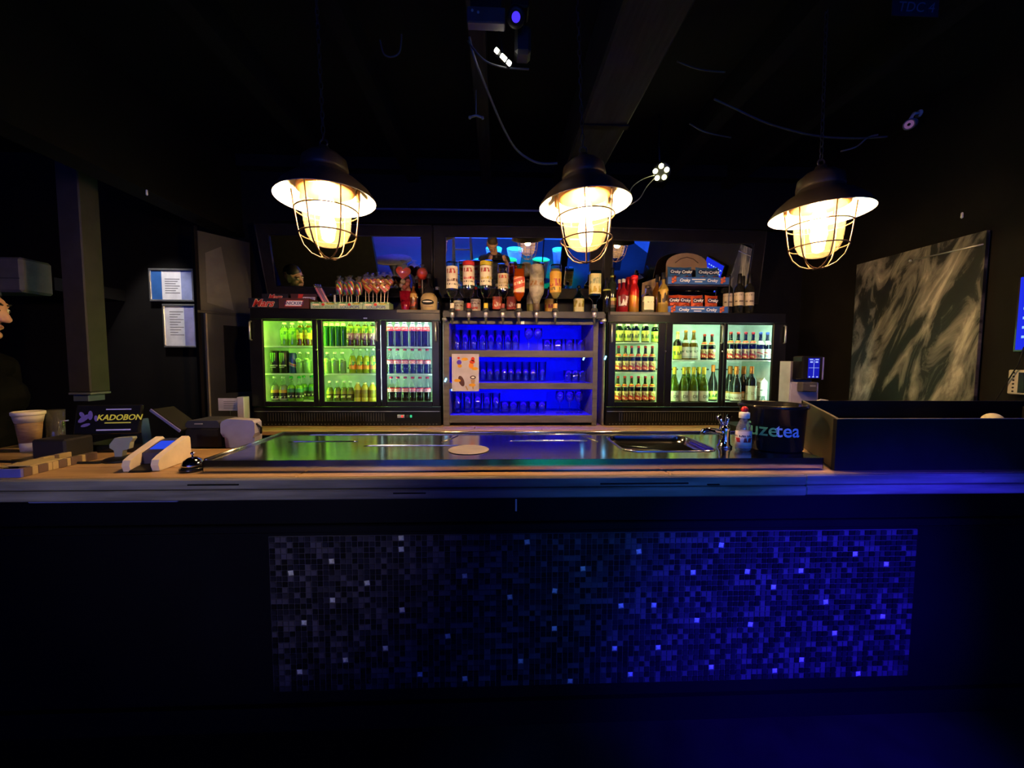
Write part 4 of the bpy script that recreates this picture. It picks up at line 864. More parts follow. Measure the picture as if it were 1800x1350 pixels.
t = thing('cardboard_arch', 'brown cardboard arch rising behind the upper crisp box', 'cardboard', (onr(1205, 2.95), 2.955, zhi))
MB().prism([(-.16, 0), (.16, 0), (.16, .185)]+[(.16*math.cos(a), .185+.085*math.sin(a)) for a in [PI*k/12 for k in range(1, 12)]]+[(-.16, .185)], 0, .004).build('card', kraft, t)
MB().tube([(-.09, -.002, .195), (-.05, -.002, .225), (0, -.002, .238), (.05, -.002, .225), (.09, -.002, .195)], .003, 6).build('printed_arch', PM('kraft_dark', (.10, .06, .03), .7), t)
t = thing('cardboard_sheet', 'curled brown cardboard sheet leaning behind the liqueur bottles', 'cardboard', (onr(1141, 2.93), 2.93, ZT+.001))
m = MB(); vs = []; N_ = 10
for k in range(N_+1):
    u = k/N_; xx, dy = -.07+.14*u, .03*math.sin(PI*u); vs += [(xx-.03*(0), dy, 0), (xx+.02, dy+.02, .30-.05*(1-u))]
m.add([(*v[:2], v[2]) for v in vs]+[(v[0], v[1]+.003, v[2]) for v in vs], [(2*k, 2*k+2, 2*k+3, 2*k+1) for k in range(N_)]+[(2*k+2*N_+2, 2*k+1+2*N_+2, 2*k+3+2*N_+2, 2*k+2+2*N_+2) for k in range(N_)], True); m.build('card', kraft, t)
for (dx, dz) in ((.0, .10), (-.01, .16), (.005, .21)): MB().bbox(dx-.006, dx+.006, .0, .05, dz-.004, dz+.004, .001).build('slot', rubber, t)
def bag(col, lab, grp, loc, ry, wd, ht):
    t = thing('crisp_bag', lab, 'crisp bag', loc, 0, grp)
    m = MB(); NU, NV = 7, 8; vs = []
    for side in (-1, 1):
        for j in range(NV+1):
            for i in range(NU+1):
                u, v = i/NU*2-1, j/NV*2-1; d = .022*(max(0, 1-u*u)**.5)*(max(0, 1-v**4)**.5)+.0006; d += .002*math.sin(9*u+5*v)*(1-u*u)
                vs.append((u*wd/2*(1-.05*(1-v*v)), side*d, (v+1)/2*ht+.004*u*u*(1 if v > 0 else -.3)))
    n1 = (NU+1)*(NV+1); fs = []
    for s_ in (0, 1):
        for j in range(NV):
            for i in range(NU): a = s_*n1+j*(NU+1)+i; fs.append((a, a+1, a+NU+2, a+NU+1))
    m.add(vs, fs, True); m.build('foil', col, t)
    MB().bbox(-wd*.40, wd*.40, -.0255, -.0225, ht*.56, ht*.80, .002).build('logo_plate', navyp, t)
    text('Croky', wd*.30, cbw, t, (0, -.026, ht*.68), bold=.03, shear=.15)
    for k in range(3): MB().lathe([(.0001, 0), (.012, .001), (.0001, .003)], 10).xf(Matrix.Translation((-.02+.02*k, -.0235, ht*.34+.006*(k % 2))) @ Matrix.Rotation(PI/2, 4, 'X')).build('printed_crisp', nut, t)
    t.rotation_euler = (-.12, ry, 0); return t
redf = PM('foil_red', '#c0381e', .28, .2, col2=(.75, .16, .05), scale=14); bluf = PM('foil_blue', '#2a5a94', .28, .2, col2=(.06, .18, .42), scale=14)
for i, px in enumerate((1184, 1202, 1227, 1251)):
    bag(redf, '%s red crisp bag in the lower display box' % ordinal(i, 4), 'red crisp bags', (onr(px, 2.83), 2.83+.003*i, zlo+.006), (-.03, .06, -.05, .05)[i], .096, .135)
for i, px in enumerate((1183, 1205, 1233, 1254)):
    bag(bluf, '%s blue crisp bag in the upper display box' % ordinal(i, 4), 'blue crisp bags', (onr(px, 2.83), 2.83+.003*i, zhi+.006), (.04, -.05, .03, -.09)[i], .098, .128)

# ------------------------------------------------------------------ sweets on the left cooler
marsb = PM('box_black', (.012, .011, .010), .45); snb = PM('box_brown', '#4a261c', .5); marsr = PM('box_red', '#c8341c', .5); cream = PM('box_cream', '#f0d8b0', .5); snw = PM('box_white', '#e8e4f0', .5); snu = PM('box_blue', '#2a2a7a', .5)
def tray(name, lab, px0, px1, ytop, Y, mat, dep=.14, zb=None, cat='box'):
    a, b_ = at(px0, 540, Y=Y).x, at(px1, 540, Y=Y).x; zb = ZT+.001 if zb is None else zb; H = at((px0+px1)/2, ytop, Y=Y).z-zb; hw = (b_-a)/2
    t = thing(name, lab, cat, ((a+b_)/2, Y, zb))
    MB().box(-hw, hw, 0, .003, 0, H).build('front', mat, t)
    MB().box(-hw, -hw+.003, .003, dep, 0, H).box(hw-.003, hw, .003, dep, 0, H).box(-hw, hw, dep-.003, dep, 0, H*1.05).box(-hw, hw, 0, dep, 0, .003).build('tray', mat, t)
    return t, hw, H
t, hw, H = tray('chocolate_bar_box', 'black chocolate bar display box with red script lettering', 437, 489, 524, 2.735, marsb)
text('Mars', H*.95, marsr, t, (-.005, -.0012, H*.50), bold=.025, shear=.42, sx=1.05); text('Mars', H*.95, cream, t, (-.005, -.0006, H*.50), bold=.055, shear=.42, sx=1.05)
l = MB().box(-hw*.9, hw*.95, 0, .003, 0, H*.75).build('lid_flap', marsb, t, (.004, .137, H*.98), (.15, 0, 0))
text('Mars', H*.68, marsr, l, (.0, -.0012, H*.42), bold=.025, shear=.42); text('Mars', H*.68, cream, l, (.0, -.0006, H*.42), bold=.055, shear=.42)
t, hw, H = tray('chocolate_bar_box', 'brown chocolate bar display box with blue and white lettering', 490, 543, 524, 2.735, snb)
MB().prism([(-hw*.62, H*.22), (hw*.52, H*.22), (hw*.66, H*.80), (-hw*.48, H*.80)], -.0006, 0).build('logo_red', marsr, t); MB().prism([(-hw*.56, H*.27), (hw*.48, H*.27), (hw*.60, H*.75), (-hw*.44, H*.75)], -.0012, -.0006).build('logo_white', snw, t)
text('SNICKERS', H*.40, snu, t, (.0, -.0016, H*.51), bold=.02, shear=.25, sx=1.0)
l = MB().box(-hw*.85, hw*.95, 0, .003, 0, H*.72).build('lid_flap', snb, t, (0, .135, H*.98), (.15, 0, 0))
MB().prism([(-hw*.4, H*.1), (-hw*.15, H*.1), (hw*.05, H*.7), (-hw*.3, H*.7)], -.0006, 0).build('logo_red', marsr, l); MB().prism([(-hw*.1, H*.1), (hw*.8, H*.1), (hw*.85, H*.42), (0, H*.42)], -.0006, 0).build('logo_white', snw, l)
text('SNICKERS', H*.26, snu, l, (hw*.38, -.0012, H*.26), bold=.02, shear=.25)
gb = PRINT('sweet_box_green', [(0, '#a8c0a0'), (.55, '#9ab894'), (.80, '#4f8a48')], [(.62, .98, '#c0d8a8', 6)]); gtx = [PM('sweet_text_green', '#4a7a58', .6), PM('sweet_text_blue', '#3a4a8a', .6)]
boxes = []
for i, (a, b_, tx, lab) in enumerate([(546, 592, 'CANDY STICKS', 'pale green candy stick display box'), (593, 637, 'LOLLIPOPS', 'left pale green lollipop display box'), (638, 684, 'LOLLIPOPS', 'right pale green lollipop display box')]):
    t, hw, H = tray('sweets_box', lab, a, b_, 531, 2.735, gb, .11); boxes.append((t, hw, H))
    text(tx, .027 if i else .021, gtx[1 if i else 0], t, (0, -.0008, H*.30), bold=.02)
    MB().prism(oval(-hw*.6, H*.62, hw*.28, H*.13), -.0006, 0).build('badge', cream, t); MB().prism(oval(-hw*.05, H*.66, hw*.13, H*.2), -.0006, 0).build('badge', marsr, t); MB().prism(oval(hw*.5, H*.76, hw*.35, H*.10), -.0006, 0).build('badge', capy, t)
cello = TG('cellophane', (.92, .92, .92), 1.8, .12, .10, (.8, .8, .78), 60)
stickm = PM('paper_stick', '#d8c8a8', .6)
def swirl(name, cols):
    m, nt, o = newmat(name); p = node(nt, 'ShaderNodeBsdfPrincipled'); p.inputs['Roughness'].default_value = .12
    tc = node(nt, 'ShaderNodeTexCoord'); wv = node(nt, 'ShaderNodeTexWave'); wv.inputs['Scale'].default_value = .8; wv.inputs['Distortion'].default_value = 1.5; wv.bands_direction = 'DIAGONAL'; wv.wave_profile = 'SAW'
    nt.links.new(tc.outputs['Generated'], wv.inputs[0]); cr = node(nt, 'ShaderNodeValToRGB'); cr.color_ramp.interpolation = 'CONSTANT'; e = cr.color_ramp.elements
    e[0].position = 0; e[0].color = _c(cols[0]); e[1].position = 1/len(cols); e[1].color = _c(cols[1])
    for k, c in enumerate(cols[2:]): q = e.new((k+2)/len(cols)); q.color = _c(c)
    nt.links.new(wv.outputs[0], cr.inputs[0]); nt.links.new(cr.outputs[0], p.inputs[0]); nt.links.new(p.outputs[0], o.inputs[0]); return m
sw1 = swirl('rainbow_sweet', ['#c02020', '#e08020', '#e0d040', '#2a8a4a', '#2a4a9a', '#b03060']); sw2 = swirl('heart_sweet', ['#d03020', '#e89030', '#e8d050', '#c82a28', '#d86a50'])
def lolly(lab, grp, loc, tilt, kind, hsz, slen):
    t = thing('lollipop', lab, 'lollipop', loc, 0, grp)
    MB().tube([(0, 0, 0), (0, 0, slen)], .0022, 6).build('stick', stickm, t)
    if kind == 'twist':
        m = MB(); m.lathe([(.0001, slen-.004), (hsz*.42, slen), (hsz*.55, slen+hsz*.6), (hsz*.52, slen+hsz*1.6), (hsz*.38, slen+hsz*2.1), (.0001, slen+hsz*2.2)], 12, sy=.55); m.build('sweet', sw1, t)
        MB().lathe([(.004, slen-.012), (hsz*.62, slen+.002), (hsz*.75, slen+hsz), (hsz*.68, slen+hsz*2.2), (.006, slen+hsz*2.6), (hsz*.4, slen+hsz*3.1)], 9, sy=.7).build('wrapper', cello, t)
    else:
        pts = [(hsz*.062*16*math.sin(a)**3*.062*16/1.0 if False else hsz*1.02*math.sin(a)**3, hsz*.065*(13*math.cos(a)-5*math.cos(2*a)-2*math.cos(3*a)-math.cos(4*a))) for a in [2*PI*k/24 for k in range(24)]]
        MB().prism([(x, z_+slen+hsz*.95) for x, z_ in pts], -.006, .006).build('sweet', sw2, t)
        MB().lathe([(.004, slen-.010), (hsz*.9, slen+hsz*.5), (hsz*1.15, slen+hsz*1.2), (hsz*.9, slen+hsz*1.9), (.006, slen+hsz*2.2), (hsz*.5, slen+hsz*2.6)], 9, sy=.45).build('wrapper', cello, t)
    t.rotation_euler = tilt; return t
tws = [(599, .02, -.06), (609, .045, .03), (619, .02, -.02), (629, .03, .05), (614, .08, .0), (626, .085, .06), (603, .085, -.05)]
for i, (px, dy, ry) in enumerate(tws):
    lolly('%s wrapped rainbow twist lollipop in the left lollipop box' % ORD[i], 'twist lollipops', (at(px, 535, Y=2.74+dy).x, 2.74+dy, ZT+.005), (.04*((i % 3)-1), ry, 0), 'twist', .040, .105)
hts = [(649, .02, -.03), (662, .03, .02), (675, .02, .05), (643, .075, -.02), (656, .085, .0), (669, .085, .03), (680, .075, .07)]
for i, (px, dy, ry) in enumerate(hts):
    lolly('%s heart lollipop in the right lollipop box' % ORD[i], 'heart lollipops', (at(px, 535, Y=2.74+dy).x, 2.74+dy, ZT+.005), (.03*((i % 3)-1), ry, .25*((i % 3)-1)), 'heart', .034, .115 if dy < .05 else .165)
for i in range(4):
    px = 576+i*3.4; c_ = [PM('candy_pink', '#d8708a', .4), PM('candy_violet', '#8a5a8a', .4), PM('candy_rose', '#e09098', .4), PM('candy_white', '#e0d8d0', .4)][i]
    t = thing('candy_stick', '%s candy stick leaning left in the green box' % ['violet-backed pink', 'dark violet', 'rose', 'short white'][i], 'candy stick', (at(px, 535, Y=2.78).x, 2.775+i*.008, ZT+.005), 0, 'candy sticks')
    MB().tube([(0, 0, 0), (0, 0, .165 if i < 3 else .10)], .007, 8).build('sweet', c_, t); MB().lathe([(.009, .01), (.0095, .15 if i < 3 else .09), (.006, .17 if i < 3 else .1), (.011, .19 if i < 3 else .11)], 8).build('wrapper', cello, t)
    t.rotation_euler = (0, -.48 if i < 3 else .02, 0)
x = at(586, 535, Y=2.85).x; t = thing('glass_jar', 'clear glass jar behind the candy stick box', 'jar', (x, 2.89, ZT+.001))
MB().lathe([(.0001, 0), (.036, 0), (.038, .01), (.038, .11), (.034, .12), (.036, .125)], 18).build('body', glassclr, t); MB().torus((0, 0, .124), .036, .003, 18).build('rim', glassclr, t)
# red cup full of wrapped sweets, with a red heart sweet above
x = at(712, 540, Y=2.78).x; t = thing('sweet_cup', 'red transparent cup filled with cellophane-wrapped sweets', 'cup', (x, 2.79, ZT+.001))
MB().lathe([(.0001, 0), (.028, 0), (.029, .004), (.044, .135), (.042, .135), (.027, .008), (.0001, .007)], 20).build('cup', TG('red_cup', (.62, .02, .07), 1.2, .08, .45, (.75, .02, .08)), t)
for k in range(9):
    a = k*2.4; MB().ball((.022*math.cos(a), .022*math.sin(a), .145+.008*k), .020, 8, 6).build('wrapped_sweet', TG('wrapped_%d' % k, (.75, .5, .4), 2., .1, .5, [(.75, .35, .2), (.8, .7, .55), (.7, .25, .2)][k % 3], 40), t)
x = at(704, 540, Y=2.84).x; t = lolly('big red heart sweet on a stick behind the red cup', 'red heart sweet', (x, 2.86, ZT+.001), (0, .06, .2), 'heart', .052, .235); 
for c in t.children:
    if c.name.startswith('sweet'): c.data.materials[0] = PM('red_sweet', '#c0281c', .2)
x = at(741, 540, Y=2.86).x
t = thing('red_heart_sweet', 'second red wrapped sweet on a stick behind the amber bottles', 'lollipop', (x, 2.90, ZT+.001)); MB().tube([(0, 0, 0), (0, 0, .25)], .003, 6).build('stick', stickm, t); MB().ball((0, 0, .285), .040, 12, 8, sz=1.1).build('sweet', PM('red_sweet2', '#c83a2a', .25), t); MB().lathe([(.004, .235), (.046, .28), (.036, .325), (.006, .335), (.02, .35)], 9).build('wrapper', cello, t)
stand(727, 0, 498, 2.79, 'amber liqueur bottle with gold label next to the red cup', kind='spirit', r=.026, glass=LQ('amber2', (.22, .07, .015), .4), labels=[(.48, .62, PM('gold_lbl', '#c09048', .4)), (.10, .36, PRINT('red_lbl', [(0, '#3a1414'), (.5, '#5a1a18')], [(.2, .8, '#c04a30', 5)]))], cap=blackpl)
stand(733, 0, 492, 2.845, 'dark brown bottle behind the creature jar', kind='spirit', r=.030, glass=brown, cap=blackpl)
# creature jar
x = at(754, 540, Y=2.78).x; t = thing('creature_jar', 'cream jar shaped like a grinning creature with small yellow horns', 'jar', (x, 2.785, ZT+.001))
MB().lathe([(.0001, 0), (.050, 0), (.057, .006), (.061, .05), (.058, .09), (.045, .112), (.028, .124), (.0001, .126)], 22, sy=.8).build('body', PM('cream_ceramic', '#b8a070', .45), t)
m = MB(); m.prism([(x_*1., z_) for x_, z_ in oval(-.002, .056, .042, .019, 18)], -.0505, -.040); m.build('mouth', rubber, t)
m = MB(); m.prism(oval(-.002, .059, .034, .0045, 12), -.0525, -.046); m.build('teeth', white, t)
m = MB(); m.prism(oval(0, .028, .034, .006, 14), -.0500, -.040); m.build('lip', PM('tan_lip', '#9a8458', .5), t)
for dx in (-.032, -.008, .018, .038): MB().lathe([(.008, 0), (.006, .010), (.0001, .020)], 10, (dx, -.020, .100)).build('horn', PM('horn_yellow', '#c8b038', .4), t)
for dx in (-.02, .02): MB().ball((dx, -.036, .088), .007, 10, 6).build('eye', rubber, t)
stand(754, 0, 483, 2.90, 'dark round liqueur bottle behind the creature jar', kind='spirit', r=.042, glass=PM('dark_round', (.02, .018, .016), .1), cap=PM('cap_dark', '#2a2824', .3))
stand(769, 0, 505, 2.87, 'clear round liqueur bottle right of the creature jar', kind='taper', r=.034, glass=TG('smoky', (.35, .33, .30), 1.6, .04), cap=PM('cap_steel', '#a8a8a8', .3, .7))

# ------------------------------------------------------------------ caged pendant lamps
shade_out = PM('lamp_shade_black', (.030, .022, .017), .45); shade_in = PM('lamp_shade_enamel', (.85, .80, .68), .5)
bulbm = EM('bulb_glow', (1., .62, .26), 800)
jarm = TG('lamp_jar', (.97, .95, .90), .8, .06, .045, (.95, .78, .52), 9); cagem = PM('cage_wire', (.10, .055, .028), .4, .3); chainm = PM('chain_black', (.03, .03, .033), .45, .5)
def pendant(lab, px, py, Y, ztop=CEIL-.155, tilt=(0, 0, 0), R=.183):
    p = at(px, py, Y=Y); t = thing('pendant_lamp', lab, 'pendant lamp', (p.x, Y, p.z), 0, None)
    sh = [(R, 0), (R*.99, .006), (R*.86, .040), (R*.66, .072), (R*.48, .090), (R*.46, .105)]
    MB().open_lathe(sh, 48).build('shade', shade_out, t)
    MB().open_lathe([(r-.002, z_-.0015) for r, z_ in sh[:-1]]+[(.03, .088)], 48).build('shade_lining', shade_in, t)
    MB().lathe([(R*.46, .104), (R*.47, .115), (R*.44, .150), (R*.30, .172), (R*.15, .180), (R*.10, .20), (.0001, .202)], 28).build('gear_housing', shade_out, t)
    MB().torus((0, 0, .214), .014, .0035, 16, 8, 1).build('hanging_eye', shade_out, t)
    MB().lathe([(.098, .03), (.104, .034), (.104, .050), (.094, .056)], 32).build('collar', PM('collar_brass', (.30, .14, .05), .4, .6), t)
    for a in (2.6, .55, 4.7): MB().bbox(-.014, .014, -.006, .006, .0, .045, .002).xf(Matrix.Translation((.118*math.cos(a), .118*math.sin(a), .018)) @ Matrix.Rotation(a+PI/2, 4, 'Z')).build('cage_lug', PM('lug_brass', (.28, .13, .05), .45, .5), t)
    MB().open_lathe([(.092, .035), (.090, -.02), (.085, -.09), (.080, -.125), (.066, -.155), (.045, -.171), (.02, -.178), (.0005, -.179)], 36).build('glass_jar', jarm, t)
    MB().lathe([(.016, .085), (.018, .05), (.016, .035)], 14).build('bulb_socket', PM('socket', (.4, .38, .34), .5), t)
    MB().lathe([(.014, .038), (.018, .02), (.030, -.012), (.033, -.035), (.026, -.058), (.010, -.068), (.0001, -.069)], 20).build('bulb', bulbm, t)
    for k in range(6):
        a = k*PI/3+.30; ca, sa = math.cos(a), math.sin(a)
        pr_ = [(.121, .03), (.116, -.02), (.112, -.06), (.107, -.10), (.101, -.14), (.088, -.176), (.062, -.206), (.032, -.220), (.004, -.223)]
        MB().tube([(r*ca, r*sa, z_) for r, z_ in pr_], .0028, 7).build('cage_wire', cagem, t)
    for (r, z_) in ((.1145, -.045), (.1025, -.135)): MB().torus((0, 0, z_), r, .0028, 40, 6).build('cage_ring', cagem, t)
    zt = ztop-p.z; m = MB(); n = int((zt-.225)/.026); kk = (zt-.225)/n
    for k in range(n):
        z0 = .225+kk*(k+.5); ring = []
        for q in range(12):
            a = 2*PI*q/12; u, v = .0065*math.cos(a), (kk*.62)*math.sin(a); ring.append((u, 0, z0+v) if k % 2 else (0, u, z0+v))
        m.tube(ring, .0022, 5, True)
    m.build('chain', chainm, t)
    MB().torus((0, 0, zt-.008), .012, .003, 12, 6, 1).build('ceiling_hook', greyal, t)
    t.rotation_euler = tilt; return t
pendant('left caged pendant lamp above the sweets', 574, 352, 1.56, CEIL, (0, math.radians(-1.5), 0))
pendant('middle caged pendant lamp in front of the middle mirror', 1028, 362, 1.57, CEIL, (0, math.radians(-3), 0))
pendant('right caged pendant lamp beside the painting', 1440, 378, 1.62, CEIL, (0, math.radians(-1), 0))

# ------------------------------------------------------------------ left end of the bar
Z1 = ZC+.0006
# banknote tester
t = thing('banknote_tester', 'small white-sided banknote tester with a blue display', 'banknote tester', (-1.135, 1.25, Z1))
sidep = [(.0, .0), (.145, .0), (.148, .012), (.146, .078), (.138, .086), (.10, .074), (.02, .046), (.0, .036), (-.006, .02)]
SW = Matrix(((0, 1, 0, 0), (1, 0, 0, 0), (0, 0, 1, 0), (0, 0, 0, 1)))
for (a, b_) in ((-.052, -.030), (.030, .052)): MB().prism([(x_, z_+.001) for x_, z_ in sidep], a, b_).xf(SW).build('side_panel', offwhite, t)
MB().prism([(.045, .004), (.143, .004), (.143, .078), (.12, .074), (.045, .050)], -.030, .030).xf(SW).build('core', PM('dark_navy_plastic', (.02, .02, .06), .4), t)
MB().prism([(-.012, .001), (.045, .001), (.045, .014), (-.006, .006)], -.030, .030).xf(SW).build('note_tray', blackpl, t)
MB().slab([(-.022, .066, .0583), (.022, .066, .0583), (.022, .118, .0748), (-.022, .118, .0748)], (0, .001, -.002)).build('display', EM('display_blue', (.03, .08, .9), .8), t)
t.rotation_euler = (0, 0, .10)
# bell
t = thing('counter_bell', 'shiny chrome counter bell on a black base', 'bell', (-.985, 1.262, Z1))
MB().lathe([(.0001, 0), (.034, 0), (.036, .004), (.036, .009), (.032, .012), (.0001, .012)], 24).build('base', blackgl, t)
MB().lathe([(.031, .014), (.030, .022), (.024, .034), (.012, .042), (.0001, .044)], 24).build('dome', PM('dark_chrome', (.5, .5, .5), .08, 1.), t)
MB().lathe([(.003, .043), (.003, .050), (.006, .053), (.006, .058), (.0001, .061)], 12).build('button', chrome, t)
MB().bbox(.016, .036, .012, .03, .006, .022, .003).build('clapper', PM('brass', (.7, .55, .2), .25, 1.), t)
# pin pad seen from behind
t = thing('pin_pad', 'violet-grey card terminal standing beside the steel drainboard', 'card terminal', (-1.045, 1.58, Z1))
vio = PM('grey_plastic', (.30, .28, .36), .45)
MB().prism([(-.056, 0), (.056, 0), (.060, .05), (-.060, .05)], 0, .05).build('lower_body', vio, t)
MB().prism([(-.056, .046), (.058, .042), (.068, .062), (.068, .104), (.060, .114), (-.038, .120), (-.060, .110), (-.066, .10), (-.066, .064)], -.012, .035).build('upper_body', vio, t)
MB().tube([(.067, .0, .10), (.075, .02, .08), (.074, .02, .055)], .004, 6).build('cable', rubber, t)
# receipt printer
t = thing('receipt_printer', 'black receipt printer behind the banknote tester', 'printer', (-1.20, 1.57, Z1), 0)
MB().bbox(-.055, .085, 0, .13, 0, .085, .008).build('body', blackpl, t); MB().prism([(-.053, .083), (.083, .083), (.080, .105), (.072, .112), (-.040, .112), (-.050, .102)], .004, .128).build('lid', graphite, t); MB().bbox(-.012, .018, -.003, .004, .098, .102, .001).build('badge', greyal, t)
# till
t = thing('till', 'black point-of-sale till with a customer display advert', 'till', (-1.465, 1.46, Z1))
MB().bbox(-.14, .16, .05, .20, 0, .028, .006).build('base', blackgl, t)
MB().prism([(-.03, .02), (.06, .02), (.05, .12), (-.02, .12)], .10, .14).build('stand', blackgl, t)
rm = Matrix.Rotation(-.22, 4, 'X'); 
cdp = bpy.data.objects.new('customer_display', None); COL.objects.link(cdp); cdp.parent = t; cdp.location = (-.035, .045, .072); cdp.rotation_euler = (-.20, 0, .12)
MB().bbox(-.100, .118, 0, .014, 0, .112, .003).build('housing', blackgl, cdp)
MB().box(-.094, .111, -.001, 0, .006, .106).build('screen', PM('screen_dark', (.006, .006, .010), .2), cdp)
text('KADOBON', .030, PM('advert_yellow', '#c8c040', .5, emit='#a8a030', es=.25), cdp, (.048, -.0012, .062), bold=.02, shear=.2)
MB().bbox(.0, .088, -.0015, -.001, .040, .0445, .0002).build('advert_line', PM('advert_yellow2', '#b8b048', .5, emit='#a8a030', es=.2), cdp)
lav = PM('advert_lilac', '#9a90c8', .5, emit='#9088c0', es=.25)
MB().bbox(.0, .085, -.0015, -.001, .092, .096, .0002).build('advert_line', lav, cdp); MB().bbox(-.025, .09, -.0015, -.001, .013, .018, .0002).build('advert_line', lav, cdp)
for (cx, cz, a, b_, an) in ((-.07, .06, .022, .010, .7), (-.078, .075, .012, .007, 2.2), (-.05, .072, .008, .018, .1), (-.062, .035, .016, .006, .3), (-.03, .06, .006, .012, .2)):
    MB().prism(oval(cx, cz, a, b_, 10, an), -.0014, -.001).build('advert_shape', PM('advert_violet', '#5a4a90', .5, emit='#4a3a80', es=.2), cdp)
rot = Matrix.Rotation(.95, 4, 'Y')
ms = MB().bbox(-.068, .068, .0, .10, -.006, .006, .003).xf(Matrix.Translation((.165, .085, .118)) @ Matrix.Rotation(.66, 4, 'Y')).build('main_screen', rubber, t)
MB().bbox(-.070, .070, -.004, .0, -.006, .006, .002).xf(Matrix.Translation((.165, .083, .118)) @ Matrix.Rotation(.66, 4, 'Y')).build('screen_edge', PM('violet_edge', (.16, .15, .30), .4), t)
# scanner cradle
t = thing('scanner_cradle', 'small grey-green handset cradle in front of the till', 'cradle', (-1.33, 1.40, Z1), .2)
MB().lathe([(.0001, 0), (.055, 0), (.052, .008), (.02, .014), (.0001, .014)], 18).build('base', blackpl, t)
MB().prism([(-.02, .012), (.0, .012), (.004, .035), (.022, .04), (.026, .062), (.036, .076), (.034, .082), (-.018, .080), (-.034, .058), (-.034, .046), (-.022, .036)], -.01, .012).build('bracket', PM('sage_plastic', (.24, .26, .22), .5), t)
# paper cups
t = thing('paper_cup_stack', 'stack of brown paper cups with white rims and bases', 'cup stack', (at(52, 760, Y=1.545).x, 1.545, Z1))
MB().lathe([(.0001, .0), (.0265, .0), (.029, .034)], 24).build('base_cup', PM('cup_white', (.42, .38, .36), .6), t)
MB().lathe([(.0285, .034), (.036, .112)], 24).build('sleeve', PM('kraft_sleeve', (.20, .11, .055), .7, col2=(.28, .16, .08), scale=30, stretch=(1, 1, 5), bump=.3), t)
MB().lathe([(.0365, .112), (.042, .140)], 24).build('upper_cup', PM('cup_cream', (.40, .34, .28), .6), t)
MB().lathe([(.043, .140), (.045, .143), (.045, .153), (.040, .155), (.038, .14), (.0001, .13)], 28).build('rim', PM('cup_rim', (.62, .56, .45), .5), t)
t = thing('clear_tumbler', 'clear tumbler with a teaspoon standing behind the black box', 'glass', (at(97, 745, Y=1.62).x, 1.62, Z1))
MB().lathe([(.0001, .001), (.024, 0), (.026, .004), (.030, .15), (.0285, .15), (.023, .01), (.0001, .009)], 18).build('body', TG('dusty_glass', (.8, .8, .8), 1.2, .06, .08), t)
MB().tube([(.0, 0, .012), (.03, -.005, .105), (.06, -.008, .108)], .003, 6).build('spoon', greyal, t)
o = MB().bbox(-.030, .085, 0, .10, 0, .072, .006).build('black_cash_box', PM('box_dark', (.008, .008, .010), .5), None, (-1.615, 1.40, Z1)); tag(o, 'plain black box in front of the till', 'box')
# striped wooden game tray
t = thing('wooden_game_tray', 'long flat wooden block tray with stripes and a blue end', 'tray', (-1.485, 1.19, Z1), 0)
wl_, wd_ = PM('block_light', (.42, .32, .16), .5), PM('block_dark', (.12, .075, .065), .5)
MB().bbox(-.055, .052, .0, .008, .0, .026, .001).build('end_block', PM('block_blue', (.10, .10, .42), .5), t)
ys = .008
for k, (ln, mt) in enumerate([(.022, wd_), (.016, wl_), (.026, wd_), (.012, wl_), (.018, wl_), (.024, wd_), (.012, wl_), (.034, wd_), (.012, wl_), (.04, wd_)]):
    MB().bbox(.034, .052, ys, ys+ln-.0006, 0, .026, .001).build('block', mt, t); MB().bbox(-.055, -.037, ys, ys+ln-.0006, 0, .026, .001).build('block', [wd_, wl_][k % 2], t); ys += ln
MB().box(-.037, .034, .008, ys, 0, .006).build('floor', wd_, t)
MB().bbox(-.03, .046, .03, .12, .0262, .029, .001).build('loose_slat', wl_, t, None, (0, 0, .0))
# dark cables on the counter
for i, pts in enumerate([[(-2.0, 1.42, Z1+.004), (-1.85, 1.38, Z1+.004), (-1.70, 1.37, Z1+.004), (-1.52, 1.345, Z1+.004), (-1.36, 1.35, Z1+.004)]]):
    o = MB().tube(pts, .004, 6).build('black_cable', rubber); tag(o, 'black cable lying on the counter behind the wooden tray', 'cable')
# blue paper glimpsed under the counter's left edge
o = MB().bbox(-1.42, -.98, 1.19, 1.40, 1.021, 1.0295, .003).build('blue_folder', PM('folder_blue', (.10, .12, .35), .5)); tag(o, 'blue folder tucked under the left counter edge', 'folder')

# ------------------------------------------------------------------ alcove at the left
def pic(lab, x0, x1, y0, y1, Y, cat='certificate'):
    a, b_ = at(x0, y1, Y=Y), at(x1, y0, Y=Y); w2, h2 = (b_.x-a.x)/2, (b_.z-a.z)/2
    t = thing('framed_certificate', lab, cat, ((a.x+b_.x)/2, Y, (a.z+b_.z)/2)); fr = .016; alu = PM('snap_frame', (.62, .62, .60), .3, .85)
    for (p0, p1, p2, p3) in ((-w2, w2, h2-fr, h2), (-w2, w2, -h2, -h2+fr), (-w2, -w2+fr, -h2+fr, h2-fr), (w2-fr, w2, -h2+fr, h2-fr)):
        MB().bbox(p0, p1, -.012, .004, p2, p3, .003).build('frame_bar', alu, t)
    MB().box(-w2+fr, w2-fr, -.003, .003, -h2+fr, h2-fr).build('sheet', PM('cert_paper', (.78, .78, .82), .6), t)
    return t, w2-fr, h2-fr
inkm = PM('ink_grey', (.12, .12, .14), .7)
t, w2, h2 = pic('upper framed certificate with a blue band on the alcove wall', 265, 341, 473, 530, 3.20)
MB().box(-w2, -w2*.5, -.0036, -.003, -h2, h2).build('print_band', PM('cert_blue', (.03, .13, .42), .6), t); MB().box(w2*.45, w2, -.0036, -.003, -h2, h2).build('print_band', PM('cert_pale', (.30, .34, .55), .6), t)
